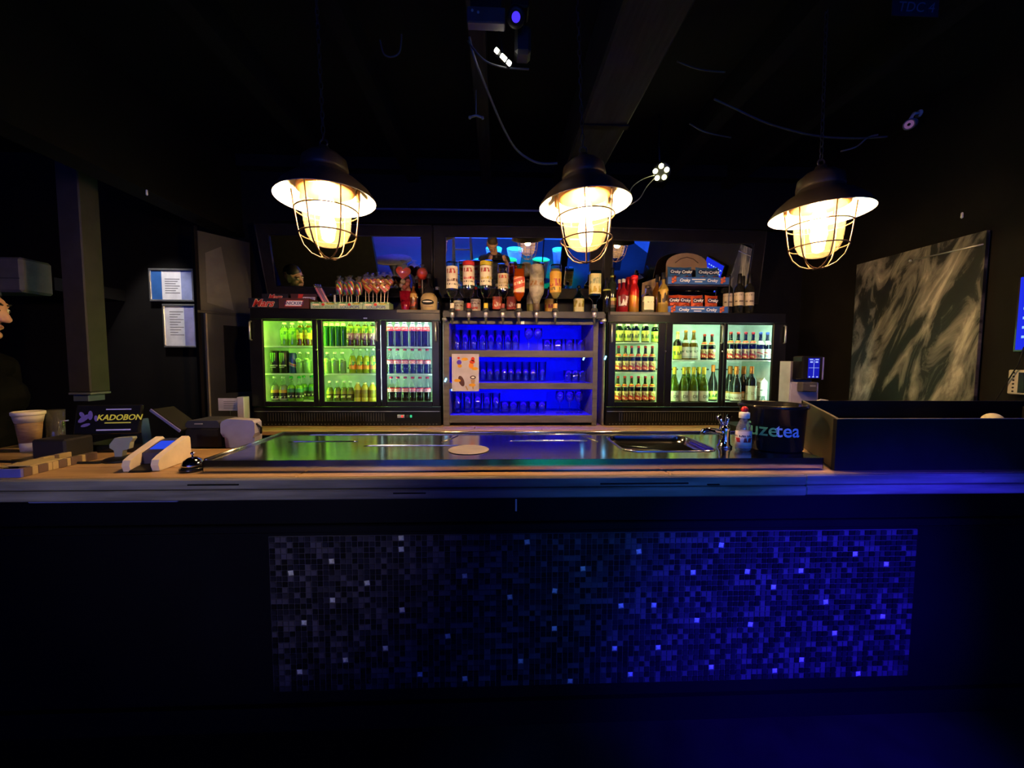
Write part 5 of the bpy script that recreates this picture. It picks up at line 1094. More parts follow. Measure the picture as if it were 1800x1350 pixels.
for k in range(7): MB().box(-w2*.35, w2*(.38-.1*(k % 3)), -.0036, -.003, h2*(.4-.16*k), h2*(.45-.16*k)).build('print_line', inkm, t)
t, w2, h2 = pic('lower framed certificate below the blue one', 290, 345, 535, 611, 3.20)
MB().box(w2*.30, w2, -.0036, -.003, -h2, h2).build('print_band', PM('cert_violet', (.33, .32, .55), .6), t)
for k in range(10): MB().box(-w2*.7, w2*(.25-.2*(k % 3)), -.0036, -.003, h2*(.7-.13*k), h2*(.73-.13*k)).build('print_line', inkm, t)
# post hanging from the ceiling
a, b_ = at(108, 500, Y=2.40), at(148, 500, Y=2.40)
t = thing('hanging_column', 'tall dark square column ending in a pale foot above the till', 'column', ((a.x+b_.x)/2, 2.46, 0)); hw = (b_.x-a.x)/2
zlo_ = at(140, 690, Y=2.40).z
MB().bbox(-hw, hw, -.06, .06, zlo_, CEIL-.001, .006).build('casing', PM('column_grey', (.045, .042, .042), .55), t)
MB().bbox(-hw*1.02, hw*1.02, -.062, .062, zlo_-.014, zlo_-.0005, .003).build('foot_plate', PM('foot_pale', (.16, .18, .22), .5), t); MB().bbox(-hw*.8, hw*.6, -.05, .05, zlo_-.055, zlo_-.0145, .003).build('foot', PM('foot_blue_lit', (.10, .14, .22), .5), t)  # blue light on the foot is put into its colour
# air conditioner
a, b_ = at(-90, 514, Y=2.6), at(52, 455, Y=2.6)
t = thing('air_conditioner', 'grey wall air conditioner at the far left edge', 'air conditioner', ((a.x+b_.x)/2, 2.55, a.z)); w2, h2 = (b_.x-a.x)/2, b_.z-a.z
MB().bbox(-w2, w2, 0, .18, 0, h2, .015).build('body', PM('ac_grey', (.20, .18, .15), .5), t); MB().box(-w2+.01, w2-.01, -.001, 0, h2*.38, h2*.40).build('seam', graphite, t); MB().box(-w2, w2, .18, .70, h2*.2, h2*.6).build('wall_bracket', blackmt, t)
# cupboard door panels by the alcove corner
cup = thing('meter_cupboard', 'dark grey panelled cupboard between the alcove and the left cooler', 'cupboard', (0, 0, 0))
A, B = at(350, 475, Y=2.92), at(441, 490, Y=3.20); dv = Vector((B.x-A.x, B.y-A.y, 0)); nv = Vector((dv.y, -dv.x, 0)).normalized()
pan = PM('cupboard_grey', (.035, .036, .032), .45, col2=(.055, .056, .05), scale=3); pan2 = PM('cupboard_reflection', (.10, .10, .09), .5)
def onc(u, z_, off=0): return Vector((A.x, A.y, 0))+dv*u+Vector((0, 0, z_))+nv*off
zt0, zt1 = at(350, 405, Y=2.92).z, at(351, 545, Y=2.92).z
MB().slab([onc(0, zt1), onc(1, zt1), onc(1, zt0), onc(0, zt0)], -nv*.03).build('upper_door', pan, cup)
MB().slab([onc(.12, zt1+.06, .001), onc(.62, zt1+.02, .001), onc(.42, zt0-.08, .001), onc(.12, zt0-.15, .001)], -nv*.002).build('reflection_patch', pan2, cup)  # lighter quad is a reflection painted onto the door
MB().slab([onc(.1, 0), onc(1, 0), onc(1, zt1-.02), onc(.1, zt1-.02)], -nv*.03).build('lower_door', pan, cup)
MB().slab([onc(.07, 0, .006), onc(.1, 0, .006), onc(.1, zt1-.02, .006), onc(.07, zt1-.02, .006)], -nv*.03).build('door_edge', PM('bare_edge', (.30, .27, .18), .5), cup)
MB().slab([onc(.40, 1.2, .006), onc(.92, 1.2, .006), onc(.92, zt1-.10, .006), onc(.40, zt1-.10, .006)], -nv*.005).build('black_panel', blackgl, cup)
MB().slab([onc(-.06, 0, -.002), onc(0, 0, -.002), onc(0, zt0+.03, -.002), onc(-.06, zt0+.03, -.002)], -nv*.05).build('jamb', blackwall, cup)
MB().slab([onc(-.06, zt1-.018, .004), onc(1, zt1-.018, .004), onc(1, zt1-.002, .004), onc(-.06, zt1-.002, .004)], -nv*.01).build('ledge', graphite, cup)
a, b_ = at(384, 722, Y=2.70), at(421, 700, Y=2.70)
t = thing('price_card', 'small white printed card standing left of the cooler', 'card', ((a.x+b_.x)/2, 2.70, a.z), 0); w2, h2 = (b_.x-a.x)/2, b_.z-a.z
MB().bbox(-w2, w2, 0, .002, 0, h2, .0005).build('sheet', PM('card_white', (.55, .52, .60), .6), t)
for k in range(4): MB().box(-w2*.5, w2*.6, -.0005, 0, h2*(.2+.17*k), h2*(.24+.17*k)).build('print_line', inkm, t)
MB().tube([(0, .006, -.16), (0, .006, h2*.6)], .004, 6).build('holder', blackpl, t)
a, b_ = at(425, 748, Y=2.66), at(435, 697, Y=2.66)
o = MB().bbox(a.x, b_.x, 2.62, 2.68, ZW+.0005, b_.z, .003).build('white_upright_box', PM('lilac_white', (.45, .42, .55), .5)); tag(o, 'narrow pale upright box left of the left cooler', 'box')
o = MB().box(-2.10, -1.782, 2.56, 2.88, .0, ZW).build('side_cabinet', blackmt); tag(o, 'black side cabinet below the cupboard', 'cabinet')

# ------------------------------------------------------------------ right side
sidec = MB().box(1.48, XR-.003, 1.9, 2.50, 0, 1.06).build('side_counter', blackmt); tag(sidec, 'black side counter under the drinks machine', 'counter')
t = thing('drinks_machine', 'violet-grey drinks machine with a lit touch screen', 'drinks machine', (0, 2.24, 1.061))
X = lambda px: at(px, 660, Y=2.24).x
Zm = lambda py: at(1405, py, Y=2.24).z-1.061
mv = PM('machine_grey', (.34, .31, .40), .4)
MB().bbox(X(1390)-.004, X(1390)-.0005, .0, .088, 0, Zm(635), .001).build('side_cheek', mv, t)
MB().bbox(X(1390), X(1440), .05, .09, 0, Zm(635), .004).build('back_body', PM('machine_dark', (.10, .09, .10), .4), t)
MB().bbox(X(1390), X(1441), .0, .05, 0, Zm(672), .006).build('front_body', mv, t)
MB().bbox(X(1403), X(1439), -.03, .05, Zm(667), Zm(626), .006).build('screen_housing', blackgl, t)
MB().bbox(X(1440), X(1443), -.02, .08, Zm(667), Zm(628), .002).build('screen_side', PM('violet_strip', (.25, .22, .5), .4), t)
p0, p1 = X(1412.5), X(1432)
MB().box(p0, p1, -.0315, -.0305, Zm(664), Zm(629.5)).build('screen', EM('screen_blue', (.012, .015, .55), .8), t)
sw_ = EM('screen_white', (.35, .45, 1.), 1.1)
for (u0, u1, v0, v1) in ((.1, .4, 631, 633), (.6, .9, 631, 633), (.15, .38, 635, 637.5), (.62, .86, 635, 637.5), (.48, .51, 632, 662), (.05, .95, 646, 646.6), (.08, .2, 661, 663), (.4, .55, 661, 663), (.75, .9, 661, 663)):
    MB().box(p0+(p1-p0)*u0, p0+(p1-p0)*u1, -.0325, -.0316, Zm(v1), Zm(v0)).build('screen_item', sw_, t)
MB().bbox(X(1401), X(1428), -.045, .0, Zm(688), Zm(671), .006).build('brew_head', PM('brew_dark', (.05, .045, .05), .3), t)
MB().bbox(X(1414), X(1424), -.0465, -.045, Zm(679), Zm(676), .0005).build('badge', greyal, t)
MB().tube([(X(1434), -.01, Zm(706)), (X(1440), -.02, Zm(702)), (X(1452), -.02, Zm(704)), (X(1460), -.02, Zm(713)), (X(1456), -.02, Zm(719)), (X(1445), -.02, Zm(718))], .006, 8).build('hose', PM('hose_white', (.5, .5, .48), .4), t)
# painting on the right wall
t = thing('abstract_painting', 'large abstract grey and black brushstroke painting on the side wall', 'painting', (XR-.02, 0, 0))
m_, nt, o_ = newmat('painted_strokes'); pb = node(nt, 'ShaderNodeBsdfPrincipled'); pb.inputs['Roughness'].default_value = .6
tc = node(nt, 'ShaderNodeTexCoord'); mp1 = node(nt, 'ShaderNodeMapping'); mp1.inputs['Rotation'].default_value = (-.36, 0, 0); nt.links.new(tc.outputs['Object'], mp1.inputs[0])
mpn = node(nt, 'ShaderNodeMapping'); mpn.inputs['Scale'].default_value = (1, 9.5, 2.8); nt.links.new(mp1.outputs[0], mpn.inputs[0])
nz = node(nt, 'ShaderNodeTexNoise'); nz.inputs['Scale'].default_value = .85; nz.inputs['Detail'].default_value = 7; nz.inputs['Distortion'].default_value = .9; nz.inputs['Roughness'].default_value = .6; nt.links.new(mpn.outputs[0], nz.inputs[0])
crn = node(nt, 'ShaderNodeValToRGB'); e = crn.color_ramp.elements; e[0].position = .43; e[0].color = (.003, .003, .003, 1); e[1].position = .70; e[1].color = (.48, .42, .34, 1)
for q, c in ((.47, (.010, .009, .008)), (.51, (.085, .076, .064)), (.54, (.12, .108, .09)), (.60, (.20, .175, .145))): el_ = e.new(q); el_.color = (*c, 1)
nt.links.new(nz.outputs['Fac'], crn.inputs[0]); nt.links.new(crn.outputs[0], pb.inputs[0]); nt.links.new(pb.outputs[0], o_.inputs[0])
q = [at(1500, 716, X=XR-.02), at(1721, 722, X=XR-.02), at(1743, 409, X=XR-.02), at(1511, 464, X=XR-.02)]
ymin, ymax, zmin, zmax = 1.972, 2.705, 1.14, 2.155
MB().box(-.018, 0, ymin, ymax, zmin, zmax).build('canvas', m_, t); MB().box(0, .016, ymin+.01, ymax-.01, zmin+.01, zmax-.01).build('stretcher', shelfwood, t)
MB().tube([(-.022, 1.98, 2.085), (-.022, 2.32, 2.09)], .004, 6).build('hanging_rod', greyal, t); MB().ball((-.022, 2.34, 2.09), .008, 8, 6).build('rod_end', greyal, t)
# touch screen and wall unit at the right edge
t = thing('touch_monitor', 'blue touch screen monitor at the right edge of the wall', 'monitor', (0, 0, 0))
pA, pB = at(1784, 615, X=2.55), at(1786, 489, X=2.55); y1_ = pA.y
MB().bbox(2.552, 2.58, 1.40, y1_+.012, pA.z-.012, pB.z+.012, .004).build('housing', blackgl, t)
MB().box(2.550, 2.552, 1.41, y1_, pA.z, pB.z).build('screen', EM('monitor_blue', (.015, .03, .9), .9), t)
for k in range(6):
    for j in range(6): zq = pA.z+(pB.z-pA.z)*(.16+.13*k); MB().box(2.5485, 2.5499, y1_-.05-.055*j, y1_-.02-.055*j, zq, zq+.012).build('icon', EM('icon_pale', (.3, .55, 1.), 1.2), t)
MB().box(2.58, XR, 1.52, 1.72, pA.z+.08, pB.z-.08).build('wall_mount', blackmt, t)
t = thing('wall_console', 'cream wall console with a column of small keys', 'console', (0, 0, 0))
pA, pB = at(1769, 692, X=2.54), at(1772, 650, X=2.54)
MB().bbox(2.54, XR-.001, 1.60, pA.y, pA.z, pB.z, .004).build('body', PM('console_cream', (.45, .40, .33), .5), t)
for k in range(6): MB().ball((2.54, pA.y-.022-.0*k, pA.z+.014+(pB.z-pA.z-.028)*k/5), .0045, 8, 6).build('key', rubber, t)
MB().box(2.5385, 2.54, 1.61, pA.y-.04, pA.z+.008, pB.z-.012).build('window', blackgl, t)
o = MB().tube([at(1800, 610, X=2.52), at(1790, 640, X=2.52), at(1765, 680, X=2.53), at(1745, 712, X=2.53), at(1750, 722, X=2.5)], .003, 6).build('wall_cable', rubber); tag(o, 'thin black cable hanging down beside the wall console', 'cable')
# camera on the right wall
p = at(1600, 218, X=2.52)
t = thing('security_camera', 'small white bullet camera high on the right wall', 'security camera', tuple(p))
MB().tube([(.075, .02, .075), (.03, .01, .07), (.0, 0, .03)], .009, 8).build('bracket', white, t); MB().lathe([(.022, 0), (.022, .006)], 12).xf(Matrix.Translation((.071, .02, .075)) @ Matrix.Rotation(PI/2, 4, 'Y')).build('wall_plate', white, t)
dirc = (EYE-p).normalized(); qrot = Vector((0, 0, 1)).rotation_difference(dirc + Vector((-.25, 0, -.1))).to_matrix().to_4x4()
MB().lathe([(.0001, -.06), (.028, -.058), (.030, -.03), (.030, .035), (.026, .037), (.024, .034), (.0001, .033)], 18).xf(qrot).build('barrel', PM('camera_grey', (.18, .16, .20), .4), t); MB().lathe([(.012, .034), (.022, .0345), (.020, .038), (.013, .038)], 18).xf(qrot).build('lens_ring', EM('ir_ring', (.45, .2, .55), .28), t); MB().lathe([(.0001, .034), (.012, .0345), (.006, .040), (.0001, .041)], 14).xf(qrot).build('lens', blackgl, t)

# ------------------------------------------------------------------ up under the ceiling
def cable(pts, r, lab, mat=rubber, name='ceiling_cable'):
    P_ = [at(px, py, Y=Y) for px, py, Y in pts]; sm_ = []
    for i in range(len(P_)-1):
        a0, a1, a2, a3 = P_[max(i-1, 0)], P_[i], P_[i+1], P_[min(i+2, len(P_)-1)]
        for k in range(6):
            u = k/6; sm_.append(.5*((2*a1)+(a2-a0)*u+(2*a0-5*a1+4*a2-a3)*u*u+(3*a1-a0-3*a2+a3)*u**3))
    sm_.append(P_[-1]); o = MB().tube(sm_, r, 6).build(name, mat); return tag(o, lab, 'cable')
gcab = PM('grey_cable', (.05, .05, .055), .5); pcab = PM('pale_cable', (.14, .135, .13), .5)
cable([(825, 65, 1.62), (835, 105, 1.65), (855, 155, 1.75), (885, 225, 1.95), (910, 265, 2.10), (945, 286, 2.15), (980, 287, 2.15)], .006, 'pale cable drooping from the LED tube towards the beam', pcab)
cable([(822, 72, 1.62), (850, 105, 1.63), (883, 118, 1.64), (930, 122, 1.66)], .004, 'thin cable looping under the LED tube', gcab)
cable([(668, 70, 1.7), (675, 95, 1.7), (690, 100, 1.7), (703, 90, 1.7), (706, 60, 1.7)], .0035, 'small cable loop hanging left of the metal box', gcab)
cable([(1255, 174, 2.0), (1290, 190, 2.0), (1350, 217, 2.0), (1430, 238, 2.0), (1500, 243, 2.0), (1560, 240, 2.0)], .005, 'long cable sagging across the right ceiling', gcab)
cable([(1478, 266, 2.0), (1505, 258, 2.0), (1525, 242, 2.0), (1543, 237, 2.0)], .004, 'short pale cable hooked up near the camera', pcab)
cable([(1190, 108, 2.0), (1230, 122, 2.0), (1275, 127, 2.0)], .004, 'thin cable beside the wide timber beam', gcab)
cable([(1212, 217, 2.2), (1240, 232, 2.2), (1285, 242, 2.2)], .004, 'second thin cable under the right ceiling', gcab)
cable([(1105, 345, 1.75), (1112, 328, 1.9), (1130, 315, 2.2), (1150, 308, 2.45)], .0025, 'thin wire from the middle lamp to the LED puck', pcab)
cable([(1108, 360, 1.75), (1125, 348, 1.9), (1137, 328, 2.2), (1152, 312, 2.45)], .0025, 'second thin wire below the LED puck', pcab)
def aim(p, target):
    return Vector((0, 0, -1)).rotation_difference((Vector(target)-p).normalized()).to_matrix().to_4x4()
# five-LED puck
p = at(1162, 303, Y=2.50); t = thing('led_puck_light', 'round five-LED spotlight glowing yellow-white below the ceiling', 'spotlight', tuple(p))
R4 = aim(p, (0, .6, 1.6))
MB().lathe([(.0001, .05), (.03, .05), (.055, .03), (.060, .0), (.056, -.004), (.0001, -.003)], 24).xf(R4).build('housing', blackpl, t)
ledy = EM('puck_led', (1., .95, .42), 26)
for k in range(5): a = 2*PI*k/5+PI/2+.2; MB().ball((.036*math.cos(a), .036*math.sin(a), -.008), .0145, 12, 8).xf(R4).build('led', ledy, t)
MB().tube([(0, .02, .04), (0, .05, .2), (0, .05, CEIL-p.z)], .008, 8).build('stem', blackpl, t)
# LED tube pointing at the lens
p = at(884, 100, Y=1.62); t = thing('led_batten', 'short bright LED batten hanging under the ceiling', 'LED batten', tuple(p))
ddir = (at(897, 112, Y=1.62)-at(871, 86, Y=1.62)); 
MB().tube([-ddir*.55+Vector((0, .016, .010)), ddir*.55+Vector((0, .016, .010))], .016, 8).build('housing', blackpl, t)
lw_ = EM('batten_led', (1., .96, .78), 14)
for u0, u1 in ((-.5, -.32), (-.1, .2), (.33, .5)): MB().tube([ddir*u0, ddir*u1], .0085, 8).build('led', lw_, t)
MB().tube([(0, .02, .02), (-.03, .06, CEIL-.15-p.z)], .005, 6).build('stem', blackpl, t)
# blue spotlight next to the metal box
p = at(907, 30, Y=1.55); t = thing('blue_spotlight', 'small black moving-head spotlight with a blue lens', 'spotlight', tuple(p))
R4 = aim(p, EYE)
MB().lathe([(.0001, .09), (.03, .085), (.036, .03), (.034, -.004), (.022, -.006), (.0001, -.005)], 20).xf(R4).build('head', blackpl, t); MB().lathe([(.0001, -.008), (.0165, -.0075), (.0001, -.012)], 16).xf(R4).build('lens', EM('blue_lens', (.06, .03, 1.), 1.3), t)
MB().bbox(-.02, .05, .0, .08, .04, CEIL-.15-p.z, .006).build('yoke', blackpl, t)
p2 = at(918, 72, Y=1.62)-p; MB().bbox(p2.x-.03, p2.x+.035, p2.y-.01, p2.y+.06, p2.z-.05, p2.z+.06, .012).build('power_box', PM('dark_box', (.02, .02, .02), .5), t)
a, b_ = at(820, 38, Y=1.5), at(888, 12, Y=1.5)
t = thing('metal_junction_box', 'dull metal box fixed under the ceiling joist', 'junction box', ((a.x+b_.x)/2, 1.56, a.z)); w2 = (b_.x-a.x)/2
MB().bbox(-w2, w2, -.06, -.02, 0, b_.z-a.z, .004).build('box', PM('galvanised', (.09, .088, .085), .45, .6), t); MB().box(-w2*.8, w2*.8, -.055, -.025, b_.z-a.z, CEIL-.151-a.z).build('packer', blackmt, t)
for (u, v) in ((-.7, .7), (-.4, .6)): MB().ball((u*w2, -.06, (b_.z-a.z)*v), .005, 8, 6).build('screw', greyal, t)
# T-shaped hook
p = at(837, 205, Y=2.15); t = thing('ceiling_hook', 'small grey T-shaped hook hanging from the joist', 'hook', tuple(p))
gm = PM('hook_grey', (.35, .35, .34), .4, .4)
MB().tube([(0, 0, 0), (0, 0, CEIL-.151-p.z)], .0028, 6).build('rod', gm, t); MB().tube([(-.034, 0, -.004), (0, 0, .006), (.034, 0, -.004)], .0065, 8).build('crossbar', gm, t)
for s_ in (-1, 1): MB().ball((s_*.034, 0, -.006), .009, 8, 6).build('knob', gm, t)
# hand-lettered card
p = at(1610, 8, Y=1.6); t = thing('lettered_card', 'dark hand-lettered card hanging high at the right', 'card', tuple(p))
MB().bbox(-.10, .10, 0, .003, -.045, .10, .001).build('card', PM('card_navy', (.010, .012, .02), .6), t); chalk = PM('chalk_blue', (.10, .16, .20), .7)
text('TDC 4', .055, chalk, t, (.0, -.001, -.012), shear=.2)
MB().tube([(0, .004, .08), (0, .004, CEIL-p.z)], .002, 6).build('string', rubber, t)
# little things on the wall
for i, (px, py, lab) in enumerate([(1691, 378, 'tiny white wall hook right of the right lamp'), (258, 338, 'tiny pale screw hook on the header beam')]):
    p = at(px, py, X=XR-.004) if i == 0 else at(px, py, X=-2.04)
    o = MB().lathe([(.0001, -.02), (.006, -.014), (.005, .012), (.0001, .016)], 8).build('wall_hook', white, None, tuple(p)); tag(o, lab, 'hook')

# ------------------------------------------------------------------ lounge behind the photographer, seen in the mirrors
def refl_y(px, py, Y, n):
    d = ray(px, py); p = onm(px, py, 0, n); r = d - n*(2*d.dot(n)); return p + r*((Y-p.y)/r.y)
def refl(px, py, Z):
    d = ray(px, py); p = onm(px, py); r = d - mn*(2*d.dot(mn)); r.normalize(); return p + r*((Z-p.z)/r.z)
pale = PM('pouf_white', (.62, .62, .62), .5)
def pouf():
    t = thing('bucket_stool', 'stool', 'stool')
    MB().lathe([(.0001, 0), (.13, 0), (.15, .01), (.19, .30), (.215, .40), (.22, .44)], 24).build('body', pale, t)
    MB().lathe([(.22, .44), (.222, .455), (.20, .468), (.0001, .472)], 24).build('cushion', pale, t)
    return Proto(t)
pf_ = pouf()
for i, (px, py) in enumerate([(893, 456), (951, 456), (905, 437), (868, 436), (846, 458), (985, 438), (700, 462), (735, 470)]):
    p = refl(px, py, .46); pf_.put((p.x, p.y, 0.0005), ['pale bucket stool reflected left of the middle lamp', 'pale bucket stool reflected right of the middle lamp', 'pale bucket stool reflected behind the lamp reflection', 'pale bucket stool reflected behind the photographer', 'pale bucket stool reflected left of the photographer', 'pale bucket stool reflected at the right of the middle mirror', 'pale bucket stool reflected in the left mirror', 'low pale bucket stool at the left mirror edge'][i], 'bucket stools in the lounge')
p = refl(690, 455, .75); t = thing('round_table', 'round pale table reflected in the left mirror', 'table', (p.x, p.y, .0005))
MB().lathe([(.0001, 0), (.25, 0), (.24, .012), (.04, .02), (.035, .70), (.06, .715), (.0001, .72)], 24).build('pedestal', pale, t); MB().lathe([(.0001, .72), (.40, .72), (.41, .735), (.40, .75), (.0001, .75)], 36).build('tabletop', pale, t)
p = refl(815, 440, 1.0); t = thing('step_ladder', 'metal step ladder reflected at the left of the middle mirror', 'ladder', (p.x, p.y, .0005))
lam = PM('ladder_alu', (.5, .5, .52), .4, .5)
for s_ in (-1, 1): MB().tube([(s_*.22, 0, 0), (s_*.15, .25, 1.75)], .018, 8).build('rail', lam, t); MB().tube([(s_*.22, .75, 0), (s_*.15, .30, 1.75)], .015, 8).build('strut', lam, t)
for k in range(6): z_ = .25+.27*k; wv_ = .22-.07*z_/1.75; MB().bbox(-wv_, wv_, .25*z_/1.75-.04, .25*z_/1.75+.04, z_-.012, z_+.012, .004).build('step', lam, t)
struct('trim_11', MB().box(1.55, 1.70, -3.2, -3.05, 0, CEIL), blackwall, 'dark lounge post seen in the middle mirror')
struct('trim_12', MB().box(3.3, 3.45, -4.6, -4.45, 0, CEIL), blackwall, 'dark lounge post seen in the right mirror')
struct('wall_lounge_panel', MB().box(-4.2, -2.3, -1.6, -1.5, 0, 2.6), PM('panel_dark', (.03, .03, .03), .6), 'dark lounge partition seen in the left mirror')
# stage spotlights
def parcan(lab, loc, target, col, power, size=55, blend=.5, r=.035, stand=False):
    p = Vector(loc); t = thing('stage_spotlight', lab, 'stage light', loc); R4 = aim(p, target)
    MB().lathe([(.0001, .14), (.05, .135), (.07, .10), (.075, -.02), (.07, -.025), (.066, -.018), (.066, .0), (.0001, .002)], 20).xf(R4).build('can', blackpl, t)
    MB().lathe([(.0001, -.004), (.062, -.004)], 20).xf(R4).build('lens', EM('lens_'+lab[:12], col, 1.5), t)
    if stand:
        MB().tube([(0, 0, -.07), (0, 0, -p.z+.03)], .012, 8).build('pole', blackpl, t); MB().lathe([(.0001, .0005), (.16, .0005), (.15, .02), (.02, .03), (.0001, .03)], 20, (0, 0, -p.z)).build('foot', blackpl, t)
    else: MB().tube([(0, 0, .07), (0, 0, CEIL-p.z)], .012, 8).build('bracket', blackpl, t)
    ld = bpy.data.lights.new('beam', 'SPOT'); ld.energy = power; ld.color = col; ld.spot_size = math.radians(size); ld.spot_blend = blend; ld.shadow_soft_size = r
    lo = bpy.data.objects.new('beam', ld); COL.objects.link(lo); lo.parent = t; lo.matrix_local = Matrix.Translation(R4 @ Vector((0, 0, -.03))) @ R4
    return t
parcan('blue stand light washing the mosaic from the right', (1.80, -.95, 1.75), (1.25, 1.47, .36), (.03, .0, 1.), 900, 36, 1., stand=True)
parcan('blue stand light washing the bar edge', (1.0, -2.2, 1.72), (1.0, 1.18, 1.06), (.05, .26, 1.), 120, 34, 1., stand=True)
parcan('dim white stand light towards the left of the bar', (-1.12, -2.0, 1.72), (-1.05, 1.18, 1.06), (1., .90, .78), 85, 32, 1., stand=True)  # added to lighten the left edge board, kept out of the mirrors
parcan('warm white ceiling spotlight aimed at the certificates', (-2.42, 2.62, 2.9), (-2.72, 3.2, 1.68), (1., .93, .9), 60, 36, .6)  # lamp added out of view to brighten the certificates
parcan('blue stage light flooding the lounge left', (-2.2, -3.0, 2.9), (-1.0, -7.0, .6), (.012, .10, 1.), 7000, 100, .6)
parcan('blue stage light flooding the lounge right', (3.0, -3.0, 2.9), (2.0, -7.0, .6), (.015, .11, 1.), 4600, 100, .6)
parcan('green stage light over the bucket stools', (1.2, -5.0, 2.95), (.6, -4.4, .4), (.0, 1., .28), 1300, 70, .5)
parcan('violet stage light in the far lounge corner', (-3.6, -5.5, 2.95), (-3.0, -8.1, 1.4), (.25, .06, 1.), 1400, 80, .6)
parcan('blue stage light behind the photographer', (-.9, -1.5, 2.9), (0, -.35, 1.5), (.05, .2, 1.), 90, 40, .6)

# ------------------------------------------------------------------ people
skin = PM('skin', (.52, .27, .19), .5, col2=(.58, .31, .22), scale=20); shirt = PM('navy_shirt', (.016, .020, .045), .8, scale=40, bump=.2); jeans = PM('dark_jeans', (.015, .018, .028), .8); shoe = PM('black_shoes', (.01, .01, .01), .5)
hairb = PM('brown_hair', (.035, .022, .014), .6, col2=(.07, .045, .03), scale=60); hairk = PM('black_hair', (.008, .007, .006), .5)
def person(label, loc, rz, caps, hands, headpos, look, hairm, mats_of, vox=.006):
    """caps: tapered capsules (p0, p1, r0, r1, material index); fused into one skin by voxel remesh"""
    prims = list(caps)
    # head built from capsules and balls around headpos, facing look
    f = Vector(look).normalized(); up = Vector((0, 0, 1)); up = (up-f*up.dot(f)).normalized(); s_ = f.cross(up); H = Vector(headpos)
    hp = lambda a, b_, c: H+s_*a+f*b_+up*c
    prims += [(hp(0, -.012, .030), hp(0, -.020, .045), .092, .090, 0), (hp(0, .018, -.01), hp(0, .030, -.075), .072, .048, 0), (hp(0, .060, .035), hp(0, .072, -.01), .036, .030, 0), (hp(0, .092, .01), hp(0, .106, -.026), .010, .0145, 0), (hp(-.014, .096, -.03), hp(.014, .096, -.03), .009, .009, 0), (hp(-.026, .076, -.062), hp(.026, .076, -.062), .0105, .0105, 0), (hp(-.012, .070, -.098), hp(.012, .070, -.098), .020, .020, 0), (hp(-.034, .074, .034), hp(.034, .074, .034), .016, .016, 0)]
    for e in (-1, 1): prims += [(hp(e*.080, -.005, .018), hp(e*.078, -.004, -.030), .016, .010, 0), (hp(e*.03, .05, -.01), hp(e*.045, .03, -.02), .030, .030, 0)]
    prims += hands
    m = MB()
    for (a, b_, r0, r1, mi) in prims:
        a, b_ = Vector(a), Vector(b_); d = b_-a
        if d.length < 1e-5: d = Vector((0, 0, 1e-4))
        q = Vector((0, 0, 1)).rotation_difference(d.normalized()).to_matrix().to_4x4(); L = d.length
        pr_ = [(max(r0*math.sin(PI/2*k/4), 1e-6), -r0*math.cos(PI/2*k/4)) for k in range(5)]+[(max(r1*math.cos(PI/2*k/4), 1e-6), L+r1*math.sin(PI/2*k/4)) for k in range(5)]
        mb = MB().lathe(pr_, 14); mb.xf(Matrix.Translation(a) @ q); m.add(mb.v, mb.f, True)
    me = bpy.data.meshes.new('body'); me.from_pydata(m.v, [], m.f); ob = bpy.data.objects.new('tmpbody', me); COL.objects.link(ob)
    md = ob.modifiers.new('r', 'REMESH'); md.mode = 'VOXEL'; md.voxel_size = vox; sm = ob.modifiers.new('s', 'SMOOTH'); sm.iterations = 3; sm.factor = .5
    dg = bpy.context.evaluated_depsgraph_get(); em = bpy.data.meshes.new_from_object(ob.evaluated_get(dg)); bpy.data.objects.remove(ob)
    em.name = 'person'; em.polygons.foreach_set('use_smooth', [True]*len(em.polygons))
    em.materials.clear()
    for mm in mats_of: em.materials.append(mm)
    n = len(em.polygons); c = np.empty(n*3); em.polygons.foreach_get('center', c); c = c.reshape(-1, 3); best = np.full(n, 9.); idx = np.zeros(n, dtype=np.int32)
    for (a, b_, r0, r1, mi) in prims:
        a, b_ = np.array(a), np.array(b_); d = b_-a; L2 = max(d@d, 1e-9); tt = np.clip(((c-a)@d)/L2, 0, 1); dist = np.linalg.norm(c-(a+tt[:, None]*d), axis=1)-(r0+(r1-r0)*tt)
        k = dist < best; best[k] = dist[k]; idx[k] = mi
    em.polygons.foreach_set('material_index', idx); em.update()
    o = bpy.data.objects.new('person', em); COL.objects.link(o); o.location = loc; o.rotation_euler = (0, 0, rz); tag(o, label, 'person')
    # hair cap, eyes, brows and lips
    mh = MB(); vs = []; fs = []; NU, NV = 22, 10
    for j in range(NV+1):
        for i in range(NU):
            th = 2*PI*i/NU; lim = .62+.48*(.5-.5*math.cos(th)); ph = j/NV*lim*PI/1.0*.62
            r_ = .105-.013*(j/NV)**2+.002*math.sin(i*5)*math.sin(j*3); v = Vector((r_*math.sin(ph)*math.sin(th)*.90, r_*math.sin(ph)*math.cos(th)*1.06, r_*math.cos(ph))); vs.append(hp(v.x, v.y-.016, v.z+.040))
    for j in range(NV):
        for i in range(NU): fs.append((j*NU+i, j*NU+(i+1) % NU, (j+1)*NU+(i+1) % NU, (j+1)*NU+i))
    mh.add(vs, fs, True); mh.build('hair', hairm, o)
    for e in (-1, 1):
        MB().ball(tuple(hp(e*.031, .084, .012)), .0115, 10, 8).build('eye', PM('eye_white', (.5, .48, .46), .3), o); MB().ball(tuple(hp(e*.031, .0935, .011)), .0045, 8, 6).build('iris', rubber, o)
        MB().tube([hp(e*.015, .094, .036), hp(e*.032, .095, .041), hp(e*.050, .082, .036)], .004, 6).build('eyebrow', hairm, o)
    MB().tube([hp(-.022, .080, -.060), hp(0, .089, -.058), hp(.022, .080, -.060)], .0055, 6).build('lips', PM('lips', (.42, .17, .14), .5), o)
    return o
